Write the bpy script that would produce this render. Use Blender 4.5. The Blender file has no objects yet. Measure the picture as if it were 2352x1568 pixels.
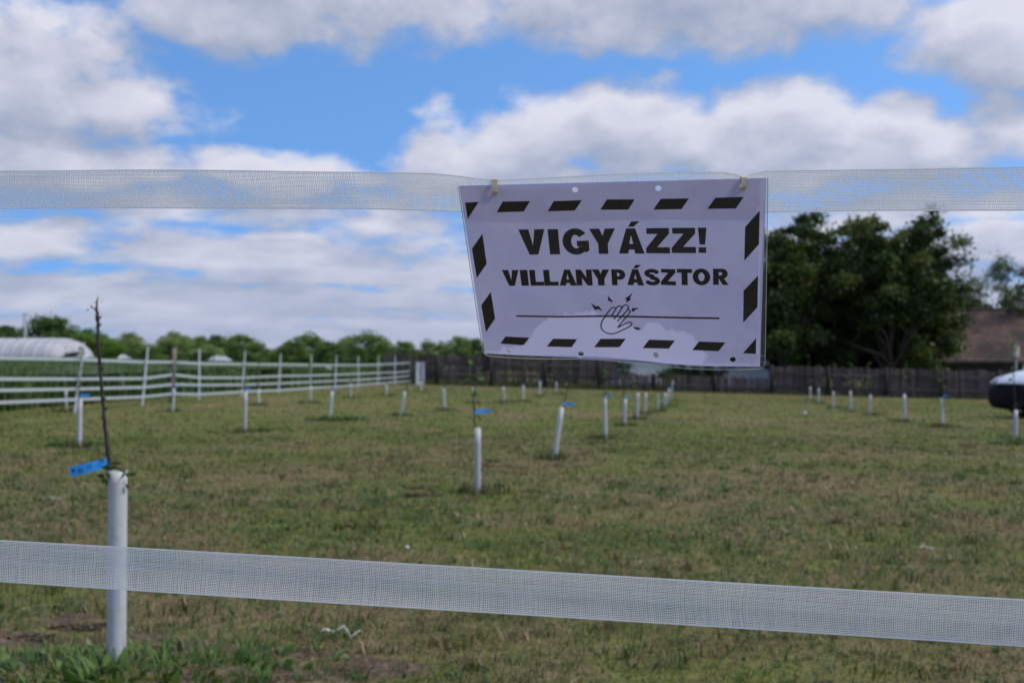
import bpy, bmesh, math, random
import numpy as np
from mathutils import Vector, Matrix
from mathutils.geometry import delaunay_2d_cdt

random.seed(7)
rng = np.random.default_rng(11)
sc = bpy.context.scene
col = sc.collection

# ------------------------------------------------------------------ camera
F = 2613.0                       # focal length in pixels of a 2352 wide picture
CX, CY, HOR = 1176.0, 784.0, 840.0
CAM_H = 0.9
PITCH = math.atan((HOR - CY) / F)
cam_d = bpy.data.cameras.new('camera')
cam = bpy.data.objects.new('camera', cam_d); col.objects.link(cam)
cam.location = (0, 0, CAM_H)
cam.rotation_euler = (math.pi / 2 + PITCH, 0, 0)
cam_d.sensor_width = 36.0
cam_d.lens = 36.0 * F / 2352.0
cam_d.clip_start = 0.05
cam_d.clip_end = 6000
cam_d.dof.use_dof = True
cam_d.dof.focus_distance = 1.07
cam_d.dof.aperture_fstop = 10.5
sc.camera = cam

# ------------------------------------------------------------------ light
SUN_EL, SUN_AZ = math.radians(53), math.radians(98)     # azimuth from +Y towards +X
SUN_STRENGTH, SUN_ANGLE = 3.0, math.radians(14)
sc.view_settings.view_transform = 'Standard'
sc.view_settings.look = 'None'
sc.view_settings.exposure = 0.0
sc.view_settings.gamma = 1.0
sc.view_settings.use_curve_mapping = False
sc.render.engine = 'CYCLES'
sc.cycles.use_denoising = True
sc.cycles.max_bounces = 5
sc.cycles.diffuse_bounces = 3
sc.cycles.glossy_bounces = 2
sc.cycles.transparent_max_bounces = 16
sc.cycles.caustics_reflective = False
sc.cycles.caustics_refractive = False

sun_d = bpy.data.lights.new('sun', 'SUN')
sun_d.energy = SUN_STRENGTH
sun_d.angle = SUN_ANGLE
sun_d.color = (1.0, 0.93, 0.82)
sun = bpy.data.objects.new('sun', sun_d); col.objects.link(sun)
sdir = Vector((math.sin(SUN_AZ) * math.cos(SUN_EL), math.cos(SUN_AZ) * math.cos(SUN_EL), math.sin(SUN_EL)))
sun.rotation_euler = sdir.to_track_quat('Z', 'Y').to_euler()


class NT:
    """small helper round a node tree"""
    def __init__(s, tree): s.t = tree; s.n = tree.nodes; s.l = tree.links
    def new(s, typ, **kw):
        nd = s.n.new(typ)
        for k, v in kw.items(): setattr(nd, k, v)
        return nd
    def put(s, nd, key, v):
        if v is None: return
        if isinstance(v, bpy.types.NodeSocket): s.l.new(v, nd.inputs[key])
        else: nd.inputs[key].default_value = v
    def m(s, op, a, b=None, c=None, clamp=False):
        nd = s.n.new('ShaderNodeMath'); nd.operation = op; nd.use_clamp = clamp
        s.put(nd, 0, a); s.put(nd, 1, b); s.put(nd, 2, c)
        return nd.outputs[0]
    def mix(s, f, a, b, blend='MIX'):
        nd = s.n.new('ShaderNodeMix'); nd.data_type = 'RGBA'; nd.blend_type = blend
        s.put(nd, 0, f); s.put(nd, 6, a); s.put(nd, 7, b)
        return nd.outputs[2]
    def noise(s, vec, scale, detail=4, rough=0.55, dist=0.0, typ=None):
        nd = s.n.new('ShaderNodeTexNoise')
        s.put(nd, 'Vector', vec); s.put(nd, 'Scale', scale); s.put(nd, 'Detail', detail)
        s.put(nd, 'Roughness', rough); s.put(nd, 'Distortion', dist)
        return nd.outputs['Fac']
    def smooth(s, v, lo, hi):
        nd = s.n.new('ShaderNodeMapRange'); nd.interpolation_type = 'SMOOTHSTEP'
        s.put(nd, 0, v); s.put(nd, 1, lo); s.put(nd, 2, hi); s.put(nd, 3, 0.0); s.put(nd, 4, 1.0)
        return nd.outputs[0]
    def xyz(s, x, y, z):
        nd = s.n.new('ShaderNodeCombineXYZ'); s.put(nd, 0, x); s.put(nd, 1, y); s.put(nd, 2, z)
        return nd.outputs[0]
    def sep(s, v):
        nd = s.n.new('ShaderNodeSeparateXYZ'); s.put(nd, 0, v); return nd.outputs


def ang(x, y):
    """direction of a picture point as azimuth, elevation"""
    v = Vector(((x - CX) / F, 1.0, (CY - y) / F))
    v = Matrix.Rotation(PITCH, 3, 'X') @ v
    v.normalize()
    return math.atan2(v.x, v.y), math.asin(v.z)


# cumulus clouds that can be told apart: centre x, y, half width, half height, weight
CLOUDS = [
    (60, 190, 270, 140, 1.0), (230, 215, 160, 90, .9), (420, 275, 130, 45, .45), (40, 60, 170, 80, .6),
    (560, 10, 280, 95, .95), (600, 70, 180, 85, .9), (930, 20, 260, 100, .8), (760, -60, 420, 110, 1.0),
    (1600, -30, 420, 130, 1.1), (1470, 40, 220, 80, .9), (1850, 0, 220, 80, .8),
    (2300, 120, 230, 90, 1.0), (2330, 40, 220, 60, .8),
    (1290, 330, 230, 115, 1.0), (1180, 370, 240, 80, .9), (1000, 290, 60, 60, .35), (1470, 310, 200, 110, 1.0),
    (1800, 270, 190, 105, 1.0), (1990, 300, 150, 85, 1.0), (1750, 370, 500, 60, .9), (2170, 330, 170, 70, .9), (2330, 275, 110, 70, .8),
    (120, 365, 230, 60, 1.0), (600, 395, 150, 50, .9), (730, 375, 120, 45, .55),
    (60, 545, 170, 50, .9), (560, 585, 300, 55, 1.0), (880, 520, 190, 60, .7), (330, 480, 240, 45, .5), (980, 600, 300, 60, .8),
    (2240, 560, 330, 60, 1.0), (2120, 480, 300, 40, .7), (1500, 560, 400, 90, .8), (1400, 480, 500, 40, .5),
]


def density_group():
    g = bpy.data.node_groups.new('cloud_density', 'ShaderNodeTree')
    g.interface.new_socket('azimuth', in_out='INPUT', socket_type='NodeSocketFloat')
    g.interface.new_socket('elevation', in_out='INPUT', socket_type='NodeSocketFloat')
    g.interface.new_socket('density', in_out='OUTPUT', socket_type='NodeSocketFloat')
    t = NT(g)
    gi = t.new('NodeGroupInput'); go = t.new('NodeGroupOutput')
    az, el = gi.outputs[0], gi.outputs[1]
    ev = t.m('MULTIPLY', t.m('LOGARITHM', t.m('ADD', t.m('MAXIMUM', el, 0.0), 0.10), math.e), 0.55)
    q = t.xyz(az, ev, t.m('MULTIPLY', t.m('COSINE', az), 0.6))
    big = t.noise(q, 3.2, 2, 0.5)
    wa = t.m('SUBTRACT', t.noise(t.xyz(az, ev, 3.7), 9.0, 2, 0.6), 0.5)
    we = t.m('SUBTRACT', t.noise(t.xyz(az, ev, 9.1), 9.0, 2, 0.6), 0.5)
    a2 = t.m('ADD', az, t.m('MULTIPLY', wa, 0.10))
    e2 = t.m('ADD', el, t.m('MULTIPLY', we, 0.055))
    acc = None
    pv = t.xyz(a2, e2, 0.0)
    for (x, y, rx, ry, w) in CLOUDS:
        a0, e0 = ang(x, y)
        sx, sy = F / (rx * 1.12), F / (ry * 1.12)
        vm = t.new('ShaderNodeVectorMath', operation='MULTIPLY_ADD')
        t.put(vm, 0, pv); vm.inputs[1].default_value = (sx, sy, 0); vm.inputs[2].default_value = (-a0 * sx, -e0 * sy, 0)
        dt = t.new('ShaderNodeVectorMath', operation='DOT_PRODUCT')
        t.put(dt, 0, vm.outputs[0]); t.put(dt, 1, vm.outputs[0])
        b = t.m('MULTIPLY_ADD', dt.outputs['Value'], -w, w)
        acc = b if acc is None else t.m('SMOOTH_MAX', acc, b, 0.25)
    acc = t.m('MAXIMUM', acc, -1.2)
    # layered far clouds low over the horizon, all round
    strat = t.noise(t.xyz(t.m('MULTIPLY', az, 3.2), t.m('MULTIPLY', el, 26.0), 1.3), 1.6, 3, 0.55)
    low = t.m('ADD', t.m('MULTIPLY', t.m('SUBTRACT', strat, 0.36), 4.0), t.m('MULTIPLY', t.m('SUBTRACT', 0.075, el), 14.0))
    acc = t.m('SMOOTH_MAX', acc, t.m('MINIMUM', low, 0.9), 0.2)
    # the same kind of broken cloud everywhere else
    rest = t.m('MULTIPLY', t.m('SUBTRACT', big, 0.47), 7.0)
    wx = t.smooth(t.m('ABSOLUTE', az), 0.47, 0.62)
    wy = t.smooth(el, 0.33, 0.45)
    w = t.m('MAXIMUM', wx, wy)
    acc = t.m('ADD', t.m('MULTIPLY', acc, t.m('SUBTRACT', 1.0, w)), t.m('MULTIPLY', rest, w))
    fine = t.m('SUBTRACT', t.noise(q, 17.0, 5, 0.6), 0.5)
    mid = t.m('SUBTRACT', t.noise(t.xyz(az, ev, 5.0), 7.0, 1, 0.5), 0.5)
    d = t.m('ADD', acc, t.m('ADD', t.m('MULTIPLY', fine, 2.0), t.m('MULTIPLY', mid, 1.2)))
    t.l.new(d, go.inputs[0])
    return g


world = bpy.data.worlds.new('World'); sc.world = world
world.use_nodes = True
w = NT(world.node_tree); w.n.clear()
sky = w.new('ShaderNodeTexSky', sky_type='NISHITA')
sky.sun_disc = False
sky.sun_elevation = SUN_EL
sky.sun_rotation = SUN_AZ
sky.altitude = 100; sky.air_density = 1.0; sky.dust_density = 0.6; sky.ozone_density = 2.0
SKY_STRENGTH = 0.15
tcw = w.new('ShaderNodeTexCoord')
dirv = w.new('ShaderNodeVectorMath', operation='NORMALIZE')
w.l.new(tcw.outputs['Generated'], dirv.inputs[0])
dx, dy, dz = w.sep(dirv.outputs[0])
azi = w.m('ARCTAN2', dx, dy)
ele = w.m('ARCSINE', dz)
w.l.new(w.xyz(dx, dy, w.m('MULTIPLY_ADD', w.m('MAXIMUM', dz, 0.0), 0.85, 0.30)), sky.inputs[0])
dg = density_group()
def dens(a, e):
    nd = w.new('ShaderNodeGroup'); nd.node_tree = dg
    w.put(nd, 0, a); w.put(nd, 1, e)
    return nd.outputs[0]
d0 = dens(azi, ele)
d1 = dens(w.m('ADD', azi, 0.010), w.m('ADD', ele, 0.030))
alpha = w.smooth(d0, -0.18, 0.62)
lit = w.m('MULTIPLY_ADD', w.m('SUBTRACT', d0, d1), 0.58, 0.47, clamp=True)
thick = w.smooth(d0, 0.5, 1.9)
lit = w.m('MULTIPLY', lit, w.m('SUBTRACT', 1.0, w.m('MULTIPLY', thick, 0.34)))
cr = w.new('ShaderNodeValToRGB')
cr.color_ramp.elements[0].position = 0.0; cr.color_ramp.elements[0].color = (0.33, 0.39, 0.52, 1)
cr.color_ramp.elements[1].position = 1.0; cr.color_ramp.elements[1].color = (0.77, 0.77, 0.86, 1)
for p, c in ((0.30, (0.43, 0.47, 0.59, 1)), (0.55, (0.55, 0.57, 0.69, 1))):
    el_ = cr.color_ramp.elements.new(p); el_.color = c
w.l.new(lit, cr.inputs[0])
skyc = w.mix(1.0, sky.outputs[0], (SKY_STRENGTH * 0.92, SKY_STRENGTH * 1.30, SKY_STRENGTH * 1.58, 1), 'MULTIPLY')
hazec = w.mix(w.m('MULTIPLY', w.m('SUBTRACT', 1.0, w.smooth(ele, -0.02, 0.17)), 0.6), cr.outputs[0], (0.38, 0.44, 0.59, 1))
full = w.mix(w.m('MULTIPLY', alpha, 0.94), skyc, hazec)
bg = w.new('ShaderNodeBackground')
w.l.new(full, bg.inputs[0]); bg.inputs[1].default_value = 1.0
wo = w.new('ShaderNodeOutputWorld')
w.l.new(bg.outputs[0], wo.inputs[0])
world.cycles.sampling_method = 'NONE'
world.cycles.sample_map_resolution = 512

# ------------------------------------------------------------------ terrain and picture helpers
def sstep(v):
    v = np.clip(v, 0, 1); return v * v * (3 - 2 * v)

def terrain(X, Y):
    X = np.asarray(X, float); Y = np.asarray(Y, float)
    t = sstep((Y - 6.0) / 34.0)
    xc = 34 * np.tanh(X / 34.0)
    z = -0.029 * xc * t
    z = z + 0.012 * np.sin(X * 1.7 + 0.6 * Y) * np.sin(Y * 1.1 + 1) * np.clip(1.2 - Y / 40, 0, 1)
    return z

def tz(x, y): return float(terrain(x, y))

def ray(x, y):
    v = Vector(((x - CX) / F, 1.0, (CY - y) / F))
    v = Matrix.Rotation(PITCH, 3, 'X') @ v
    return v / v.y

def pt(x, y, Y):
    """the point seen at x, y of the 2352 wide picture, at depth Y"""
    r = ray(x, y)
    return Vector((r.x * Y, Y, CAM_H + r.z * Y))

def ground(x, y):
    r = ray(x, y)
    Y = 30.0
    lo, hi = 1.0, 400.0
    for _ in range(60):
        Y = 0.5 * (lo + hi)
        if CAM_H + r.z * Y > tz(r.x * Y, Y): lo = Y
        else: hi = Y
    return Vector((r.x * Y, Y, tz(r.x * Y, Y)))

def at_depth(x, Y):
    """ground point in the column x of the picture at depth Y"""
    X = (x - CX) / F * Y
    return Vector((X, Y, tz(X, Y)))

def vnoise(x, y, s, seed=0):
    """value noise, numpy"""
    x = np.asarray(x) * s; y = np.asarray(y) * s
    xi = np.floor(x).astype(np.int64); yi = np.floor(y).astype(np.int64)
    fx = x - xi; fy = y - yi
    fx = fx * fx * (3 - 2 * fx); fy = fy * fy * (3 - 2 * fy)
    def h(i, j):
        n = (i * 374761393 + j * 668265263 + seed * 144665) & 0x7fffffff
        n = ((n ^ (n >> 13)) * 1274126177) & 0x7fffffff
        return ((n ^ (n >> 16)) & 0xffff) / 65535.0
    a = h(xi, yi) * (1 - fx) + h(xi + 1, yi) * fx
    b = h(xi, yi + 1) * (1 - fx) + h(xi + 1, yi + 1) * fx
    return a * (1 - fy) + b * fy

def fbm(x, y, s, seed=0, o=4):
    v = 0; a = 0.5; tot = 0
    for i in range(o):
        v = v + a * vnoise(x, y, s * 2 ** i, seed + i * 17); tot += a; a *= 0.55
    return v / tot

# ------------------------------------------------------------------ object helpers
def mesh_obj(name, verts, faces, mat=None, parent=None, smooth=False, colors=None):
    me = bpy.data.meshes.new(name)
    me.from_pydata([tuple(v) for v in verts], [], [tuple(f) for f in faces])
    if smooth:
        me.polygons.foreach_set('use_smooth', [True] * len(me.polygons))
    if mat: me.materials.append(mat)
    if colors is not None:
        at = me.attributes.new('Col', 'FLOAT_COLOR', 'POINT')
        at.data.foreach_set('color', np.asarray(colors, np.float32).ravel())
    me.update()
    return add(name, me, parent)

def add(name, data, parent=None):
    o = bpy.data.objects.new(name, data); col.objects.link(o)
    if parent is not None: o.parent = parent
    return o

def fast_mesh(name, V, T, mat=None, colors=None, smooth=False, quads=False):
    """numpy arrays of vertices and triangles (or quads)"""
    k = 4 if quads else 3
    me = bpy.data.meshes.new(name)
    V = np.ascontiguousarray(V, np.float32); T = np.ascontiguousarray(T, np.int32)
    me.vertices.add(len(V)); me.vertices.foreach_set('co', V.ravel())
    me.loops.add(T.size); me.loops.foreach_set('vertex_index', T.ravel())
    me.polygons.add(len(T))
    me.polygons.foreach_set('loop_start', np.arange(len(T), dtype=np.int32) * k)
    if smooth: me.polygons.foreach_set('use_smooth', np.ones(len(T), bool))
    me.update(calc_edges=True)
    if mat: me.materials.append(mat)
    if colors is not None:
        at = me.attributes.new('Col', 'FLOAT_COLOR', 'POINT')
        at.data.foreach_set('color', np.ascontiguousarray(colors, np.float32).ravel())
    return me

def tag(o, label=None, cat=None, group=None, kind=None):
    if label: o['label'] = label
    if cat: o['category'] = cat
    if group: o['group'] = group
    if kind: o['kind'] = kind
    return o

def empty(name, loc, rz=0.0):
    o = bpy.data.objects.new(name, None); col.objects.link(o)
    o.location = loc; o.rotation_euler = (0, 0, rz)
    o.empty_display_size = 0.1
    return o

def tube(path, radii, n=8, cap=True):
    """verts, faces of a tapered tube along path"""
    path = [Vector(p) for p in path]
    V, Fc = [], []
    up = Vector((0.31, 0.22, 0.92))
    for i, p in enumerate(path):
        a = path[max(i - 1, 0)]; b = path[min(i + 1, len(path) - 1)]
        d = (b - a).normalized()
        s = d.cross(up)
        if s.length < 1e-4: s = d.cross(Vector((1, 0, 0)))
        s.normalize(); t = s.cross(d)
        r = radii[i] if hasattr(radii, '__len__') else radii
        for k in range(n):
            th = 2 * math.pi * k / n
            V.append(p + (s * math.cos(th) + t * math.sin(th)) * r)
    for i in range(len(path) - 1):
        for k in range(n):
            Fc.append((i * n + k, i * n + (k + 1) % n, (i + 1) * n + (k + 1) % n, (i + 1) * n + k))
    if cap:
        Fc.append(tuple(range(n))[::-1]); Fc.append(tuple((len(path) - 1) * n + k for k in range(n)))
    return V, Fc

class MB:
    def __init__(s): s.v = []; s.f = []
    def add(s, V, Fc):
        o = len(s.v); s.v += [Vector(p) for p in V]; s.f += [tuple(i + o for i in f) for f in Fc]; return s
    def tube(s, path, r, n=8, cap=True): return s.add(*tube(path, r, n, cap))
    def box(s, c, size, rot=None):
        hx, hy, hz = (q / 2 for q in size)
        V = [Vector((x, y, z)) for x in (-hx, hx) for y in (-hy, hy) for z in (-hz, hz)]
        if rot is not None: V = [rot @ p for p in V]
        V = [p + Vector(c) for p in V]
        return s.add(V, [(0, 1, 3, 2), (4, 6, 7, 5), (0, 4, 5, 1), (2, 3, 7, 6), (0, 2, 6, 4), (1, 5, 7, 3)])
    def prism(s, poly, y0, y1):
        """polygon in xz extruded along y"""
        n = len(poly)
        V = [(p[0], y0, p[1]) for p in poly] + [(p[0], y1, p[1]) for p in poly]
        return s.add(V, [tuple(range(n)), tuple(range(2 * n - 1, n - 1, -1))] + [(i, i + n, (i + 1) % n + n, (i + 1) % n) for i in range(n)])
    def build(s, name, mat, parent=None, smooth=False, bevel=0.0):
        o = mesh_obj(name, s.v, s.f, mat, parent, smooth)
        bm = bmesh.new(); bm.from_mesh(o.data)
        bmesh.ops.recalc_face_normals(bm, faces=bm.faces)
        if bevel: bmesh.ops.bevel(bm, geom=bm.edges[:], offset=bevel, segments=1, affect='EDGES')
        bm.to_mesh(o.data); bm.free()
        return o

# ------------------------------------------------------------------ materials
def principled(name, base, rough=0.6, **kw):
    m = bpy.data.materials.new(name); m.use_nodes = True
    t = NT(m.node_tree)
    b = t.n['Principled BSDF']
    b.inputs['Base Color'].default_value = (*base, 1)
    b.inputs['Roughness'].default_value = rough
    for k, v in kw.items(): b.inputs[k.replace('_', ' ')].default_value = v
    return m, t, b

def varied(name, c1, c2, scale=20.0, rough=0.7, detail=4, bump=0.0, stretch=(1, 1, 1), c3=None, **kw):
    m, t, b = principled(name, c1, rough, **kw)
    tc = t.new('ShaderNodeTexCoord'); mp = t.new('ShaderNodeMapping')
    mp.inputs['Scale'].default_value = stretch
    t.l.new(tc.outputs['Object'], mp.inputs[0])
    f = t.noise(mp.outputs[0], scale, detail, 0.6)
    c = t.mix(t.smooth(f, 0.32, 0.68), (*c1, 1), (*c2, 1))
    if c3 is not None:
        f3 = t.noise(mp.outputs[0], scale * 0.23, 3, 0.6)
        c = t.mix(t.smooth(f3, 0.48, 0.66), c, (*c3, 1))
    t.l.new(c, b.inputs['Base Color'])
    if bump:
        bp = t.new('ShaderNodeBump'); bp.inputs['Strength'].default_value = bump; bp.inputs['Distance'].default_value = 0.01
        t.l.new(f, bp.inputs['Height']); t.l.new(bp.outputs[0], b.inputs['Normal'])
    return m

def translucent_mix(name, colour=None, fac=0.35, rough=0.6, attr=None, tint=(1, 1, 1), spec=0.3):
    """diffuse surface that lets part of the light through (leaves, thin plastic)"""
    m = bpy.data.materials.new(name); m.use_nodes = True
    t = NT(m.node_tree); b = t.n['Principled BSDF']; out = t.n['Material Output']
    b.inputs['Roughness'].default_value = rough
    b.inputs['Specular IOR Level'].default_value = spec
    tr = t.new('ShaderNodeBsdfTranslucent'); mx = t.new('ShaderNodeMixShader'); mx.inputs[0].default_value = fac
    if attr:
        an = t.new('ShaderNodeAttribute', attribute_name=attr)
        t.l.new(an.outputs['Color'], b.inputs['Base Color'])
        c2 = t.mix(1.0, an.outputs['Color'], (*tint, 1), 'MULTIPLY')
        t.l.new(c2, tr.inputs[0])
    else:
        b.inputs['Base Color'].default_value = (*colour, 1)
        tr.inputs[0].default_value = (colour[0] * tint[0], colour[1] * tint[1], colour[2] * tint[2], 1)
    t.l.new(b.outputs[0], mx.inputs[1]); t.l.new(tr.outputs[0], mx.inputs[2]); t.l.new(mx.outputs[0], out.inputs[0])
    return m

M = {}
M['blade'] = translucent_mix('grass_blade', attr='Col', fac=0.3, rough=0.55, tint=(1.1, 1.15, 0.8))
M['leaf'] = translucent_mix('leaf', attr='Col', fac=0.35, rough=0.5, tint=(1.15, 1.25, 0.6))
M['tape'] = translucent_mix('tape_thread', (1.0, 0.965, 0.93), fac=0.5, rough=0.35, spec=0.5)
M['tie'] = translucent_mix('cable_tie', (0.78, 0.70, 0.52), fac=0.35, rough=0.35, spec=0.5)
M['bark'] = varied('bark', (0.045, 0.032, 0.026), (0.11, 0.085, 0.07), 14, 0.9, bump=0.6, stretch=(1, 1, 0.25))
M['stem'] = varied('sapling_bark', (0.012, 0.007, 0.006), (0.055, 0.032, 0.024), 90, 0.6, bump=0.5, stretch=(1, 1, 0.4))
M['tag_blue'] = varied('tag_plastic', (.03, .37, .92), (.05, .43, .96), 30, 0.45)
M['tag_ink'] = principled('tag_ink', (0.01, 0.012, 0.03), 0.6)[0]
M['plank'] = varied('weathered_plank', (0.056, 0.042, 0.038), (0.115, 0.088, 0.080), 3.0, 0.9, bump=0.4, stretch=(6, 6, 0.6), c3=(0.06, 0.046, 0.044))
pt_ = NT(M['plank'].node_tree); pb_ = pt_.n['Principled BSDF']
lk = pb_.inputs['Base Color'].links[0].from_socket
oi_ = pt_.new('ShaderNodeObjectInfo')
tone_ = pt_.m('MULTIPLY_ADD', oi_.outputs['Random'], 1.1, 0.45)
cb_ = pt_.new('ShaderNodeVectorMath', operation='SCALE'); pt_.l.new(lk, cb_.inputs[0]); pt_.l.new(tone_, cb_.inputs['Scale'])
pt_.l.new(cb_.outputs[0], pb_.inputs['Base Color'])
M['post_dark'] = varied('dark_post', (0.012, 0.010, 0.010), (0.030, 0.024, 0.022), 6, 0.9, stretch=(3, 3, 0.5))
M['post_wood'] = varied('wood_post', (0.17, 0.13, 0.11), (0.27, 0.21, 0.18), 8, 0.85, stretch=(3, 3, 0.3))
M['post_white'] = varied('white_plastic_post', (0.62, 0.62, 0.64), (0.74, 0.74, 0.75), 5, 0.5)
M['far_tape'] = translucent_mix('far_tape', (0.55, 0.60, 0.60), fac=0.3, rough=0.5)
M['white_sheet'] = varied('white_sheet', (0.50, 0.53, 0.56), (0.66, 0.68, 0.70), 2, 0.5)
M['scrap'] = principled('plastic_scrap', (0.50, 0.50, 0.48), 0.5)[0]

# ------------------------------------------------------------------ bare soil: x, y of the picture, radius in metres, stretch
SOIL = []
for (x, y, r, st) in ((40, 1470, .14, 1.6), (170, 1425, .09, 1.8), (590, 1555, .16, 2.2), (430, 1490, .10, 1.8), (820, 1540, .12, 2.0), (700, 1500, .10, 1.8), (300, 1470, .12, 1.5),
                      (965, 1140, .07, 2.2), (1040, 1150, .07, 2.4), (1300, 1062, .14, 2.0), (1375, 1008, .12, 1.5), (1440, 985, .22, 2.0),
                      (1490, 964, .5, 2.4), (935, 953, .4, 2.0), (740, 968, .25, 1.8), (560, 997, .15, 2.0), (430, 943, .5, 2.0),
                      (1030, 942, .4, 2.0), (185, 1032, .15, 2.0), (2180, 985, .3, 2.5), (2320, 1020, .15, 2.0), (1165, 925, .4, 2.0), (2085, 970, .15, 2.0)):
    g = ground(x, y); SOIL.append((g.x, g.y, r, st))

def soil_mask(X, Y):
    m = np.zeros_like(np.asarray(X, float))
    wob = (fbm(X, Y, 5.0, 5) - 0.5) * 1.1
    for (sx, sy, r, st) in SOIL:
        d = np.sqrt(((X - sx) / (r * st)) ** 2 + ((Y - sy) / r) ** 2)
        m = np.maximum(m, np.clip((1.15 - d + wob) * 1.3, 0, 1))
    return m

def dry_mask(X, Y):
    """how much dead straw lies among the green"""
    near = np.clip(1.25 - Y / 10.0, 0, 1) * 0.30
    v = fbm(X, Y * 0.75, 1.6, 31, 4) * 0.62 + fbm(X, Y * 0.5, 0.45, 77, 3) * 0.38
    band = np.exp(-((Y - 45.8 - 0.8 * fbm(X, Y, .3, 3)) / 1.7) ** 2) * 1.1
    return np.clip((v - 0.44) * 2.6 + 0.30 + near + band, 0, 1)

# ------------------------------------------------------------------ ground sheet
def axis_pts(lst):
    out = []
    for (a, b, n) in lst: out += list(np.linspace(a, b, n, endpoint=False))
    return np.array(out + [lst[-1][1]])
gx = axis_pts([(-4000, -400, 6), (-400, -60, 12), (-60, -14, 46), (-14, -4, 50), (-4, 4, 160), (4, 14, 50), (14, 60, 46), (60, 400, 12), (400, 4000, 6)])
gy = axis_pts([(-60, -2, 10), (-2, 2.4, 14), (2.4, 7, 150), (7, 16, 90), (16, 60, 130), (60, 400, 30), (400, 5000, 8)])
GX, GY = np.meshgrid(gx, gy)
GZ = terrain(GX, GY)
sm = soil_mask(GX, GY)
nearw = np.clip((14 - GY) / 8, 0, 1) * np.clip((GY - 1.5) / 1, 0, 1)
GZ = GZ + nearw * ((fbm(GX, GY, 7.0, 9) - .5) * .022 + sm * (fbm(GX, GY, 19.0, 19, 4) - .42) * .075)
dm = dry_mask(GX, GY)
ny, nx = GX.shape
V = np.stack([GX, GY, GZ], -1).reshape(-1, 3)
ii = (np.arange(ny - 1)[:, None] * nx + np.arange(nx - 1)[None, :]).ravel()
Q = np.stack([ii, ii + 1, ii + nx + 1, ii + nx], -1)
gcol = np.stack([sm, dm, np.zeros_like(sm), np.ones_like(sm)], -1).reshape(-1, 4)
gm, t, b = principled('meadow_ground', (0.1, 0.1, 0.05), 0.95, Specular_IOR_Level=0.1)
an = t.new('ShaderNodeAttribute', attribute_name='Col')
msoil, mdry, _ = t.sep(an.outputs['Vector'])
tc = t.new('ShaderNodeTexCoord'); obj_c = tc.outputs['Object']
n1 = t.noise(obj_c, 22.0, 5, 0.65); n2 = t.noise(obj_c, 2.3, 5, 0.6); n3 = t.noise(obj_c, 70.0, 3, 0.6)
green = t.mix(t.smooth(n1, .35, .65), (0.085, 0.108, 0.022, 1), (0.170, 0.172, 0.046, 1))
straw = t.mix(t.smooth(n3, .35, .65), (0.13, 0.090, 0.048, 1), (0.25, 0.185, 0.105, 1))
fdry = t.smooth(t.m('ADD', mdry, t.m('MULTIPLY', t.m('SUBTRACT', n2, .5), 1.3)), .25, .95)
grass_c = t.mix(t.m('MULTIPLY', fdry, .72), green, straw)
soilc = t.mix(t.smooth(n1, .3, .7), (0.060, 0.042, 0.029, 1), (0.165, 0.120, 0.084, 1))
t.l.new(t.mix(t.smooth(t.m('ADD', msoil, t.m('MULTIPLY', t.m('SUBTRACT', n1, .5), .8)), .3, .7), grass_c, soilc), b.inputs['Base Color'])
bp = t.new('ShaderNodeBump'); bp.inputs['Strength'].default_value = 0.7; bp.inputs['Distance'].default_value = 0.03
t.l.new(t.m('ADD', n1, t.m('MULTIPLY', n3, .4)), bp.inputs['Height']); t.l.new(bp.outputs[0], b.inputs['Normal'])
gme = fast_mesh('ground', V, Q, gm, gcol, smooth=True, quads=True)
tag(add('ground', gme), 'mown meadow ground of short grass, straw and bare soil', None, None, 'structure')

# ------------------------------------------------------------------ grass blades
def blades(X, Y, Z, h, wd, lean, colr, yaw=None):
    """each blade: 5 vertices, 3 triangles"""
    n = len(X)
    yaw = rng.uniform(0, 2 * np.pi, n) if yaw is None else yaw
    dirx, diry = np.cos(yaw), np.sin(yaw)
    px, py = -diry, dirx
    V = np.zeros((n, 5, 3))
    base = np.stack([X, Y, Z - 0.004], -1)
    side = np.stack([px, py, np.zeros(n)], -1) * (wd / 2)[:, None]
    l = (lean * h)[:, None] * np.stack([dirx, diry, np.zeros(n)], -1)
    up = np.zeros((n, 3)); up[:, 2] = h
    midp = base + up * 0.58 + l * 0.35
    V[:, 0] = base - side; V[:, 1] = base + side
    V[:, 2] = midp + side * .8; V[:, 3] = midp - side * .8
    V[:, 4] = base + up * np.sqrt(np.clip(1 - 0.25 * lean ** 2, .15, 1))[:, None] + l
    k = (np.arange(n) * 5)[:, None]
    T = np.stack([k + [0, 1, 2], k + [0, 2, 3], k + [3, 2, 4]], 1).reshape(-1, 3)
    C = np.ones((n, 5, 4)); C[:, :, :3] = colr[:, None, :]
    return V.reshape(-1, 3), T, C.reshape(-1, 4)

def scatter(n, y0, y1, hw=0.52, pad=1.3):
    Y = np.sqrt(rng.uniform((y0 + pad) ** 2, (y1 + pad) ** 2, n)) - pad
    X = rng.uniform(-1, 1, n) * (hw * Y + pad)
    return X, Y

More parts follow.
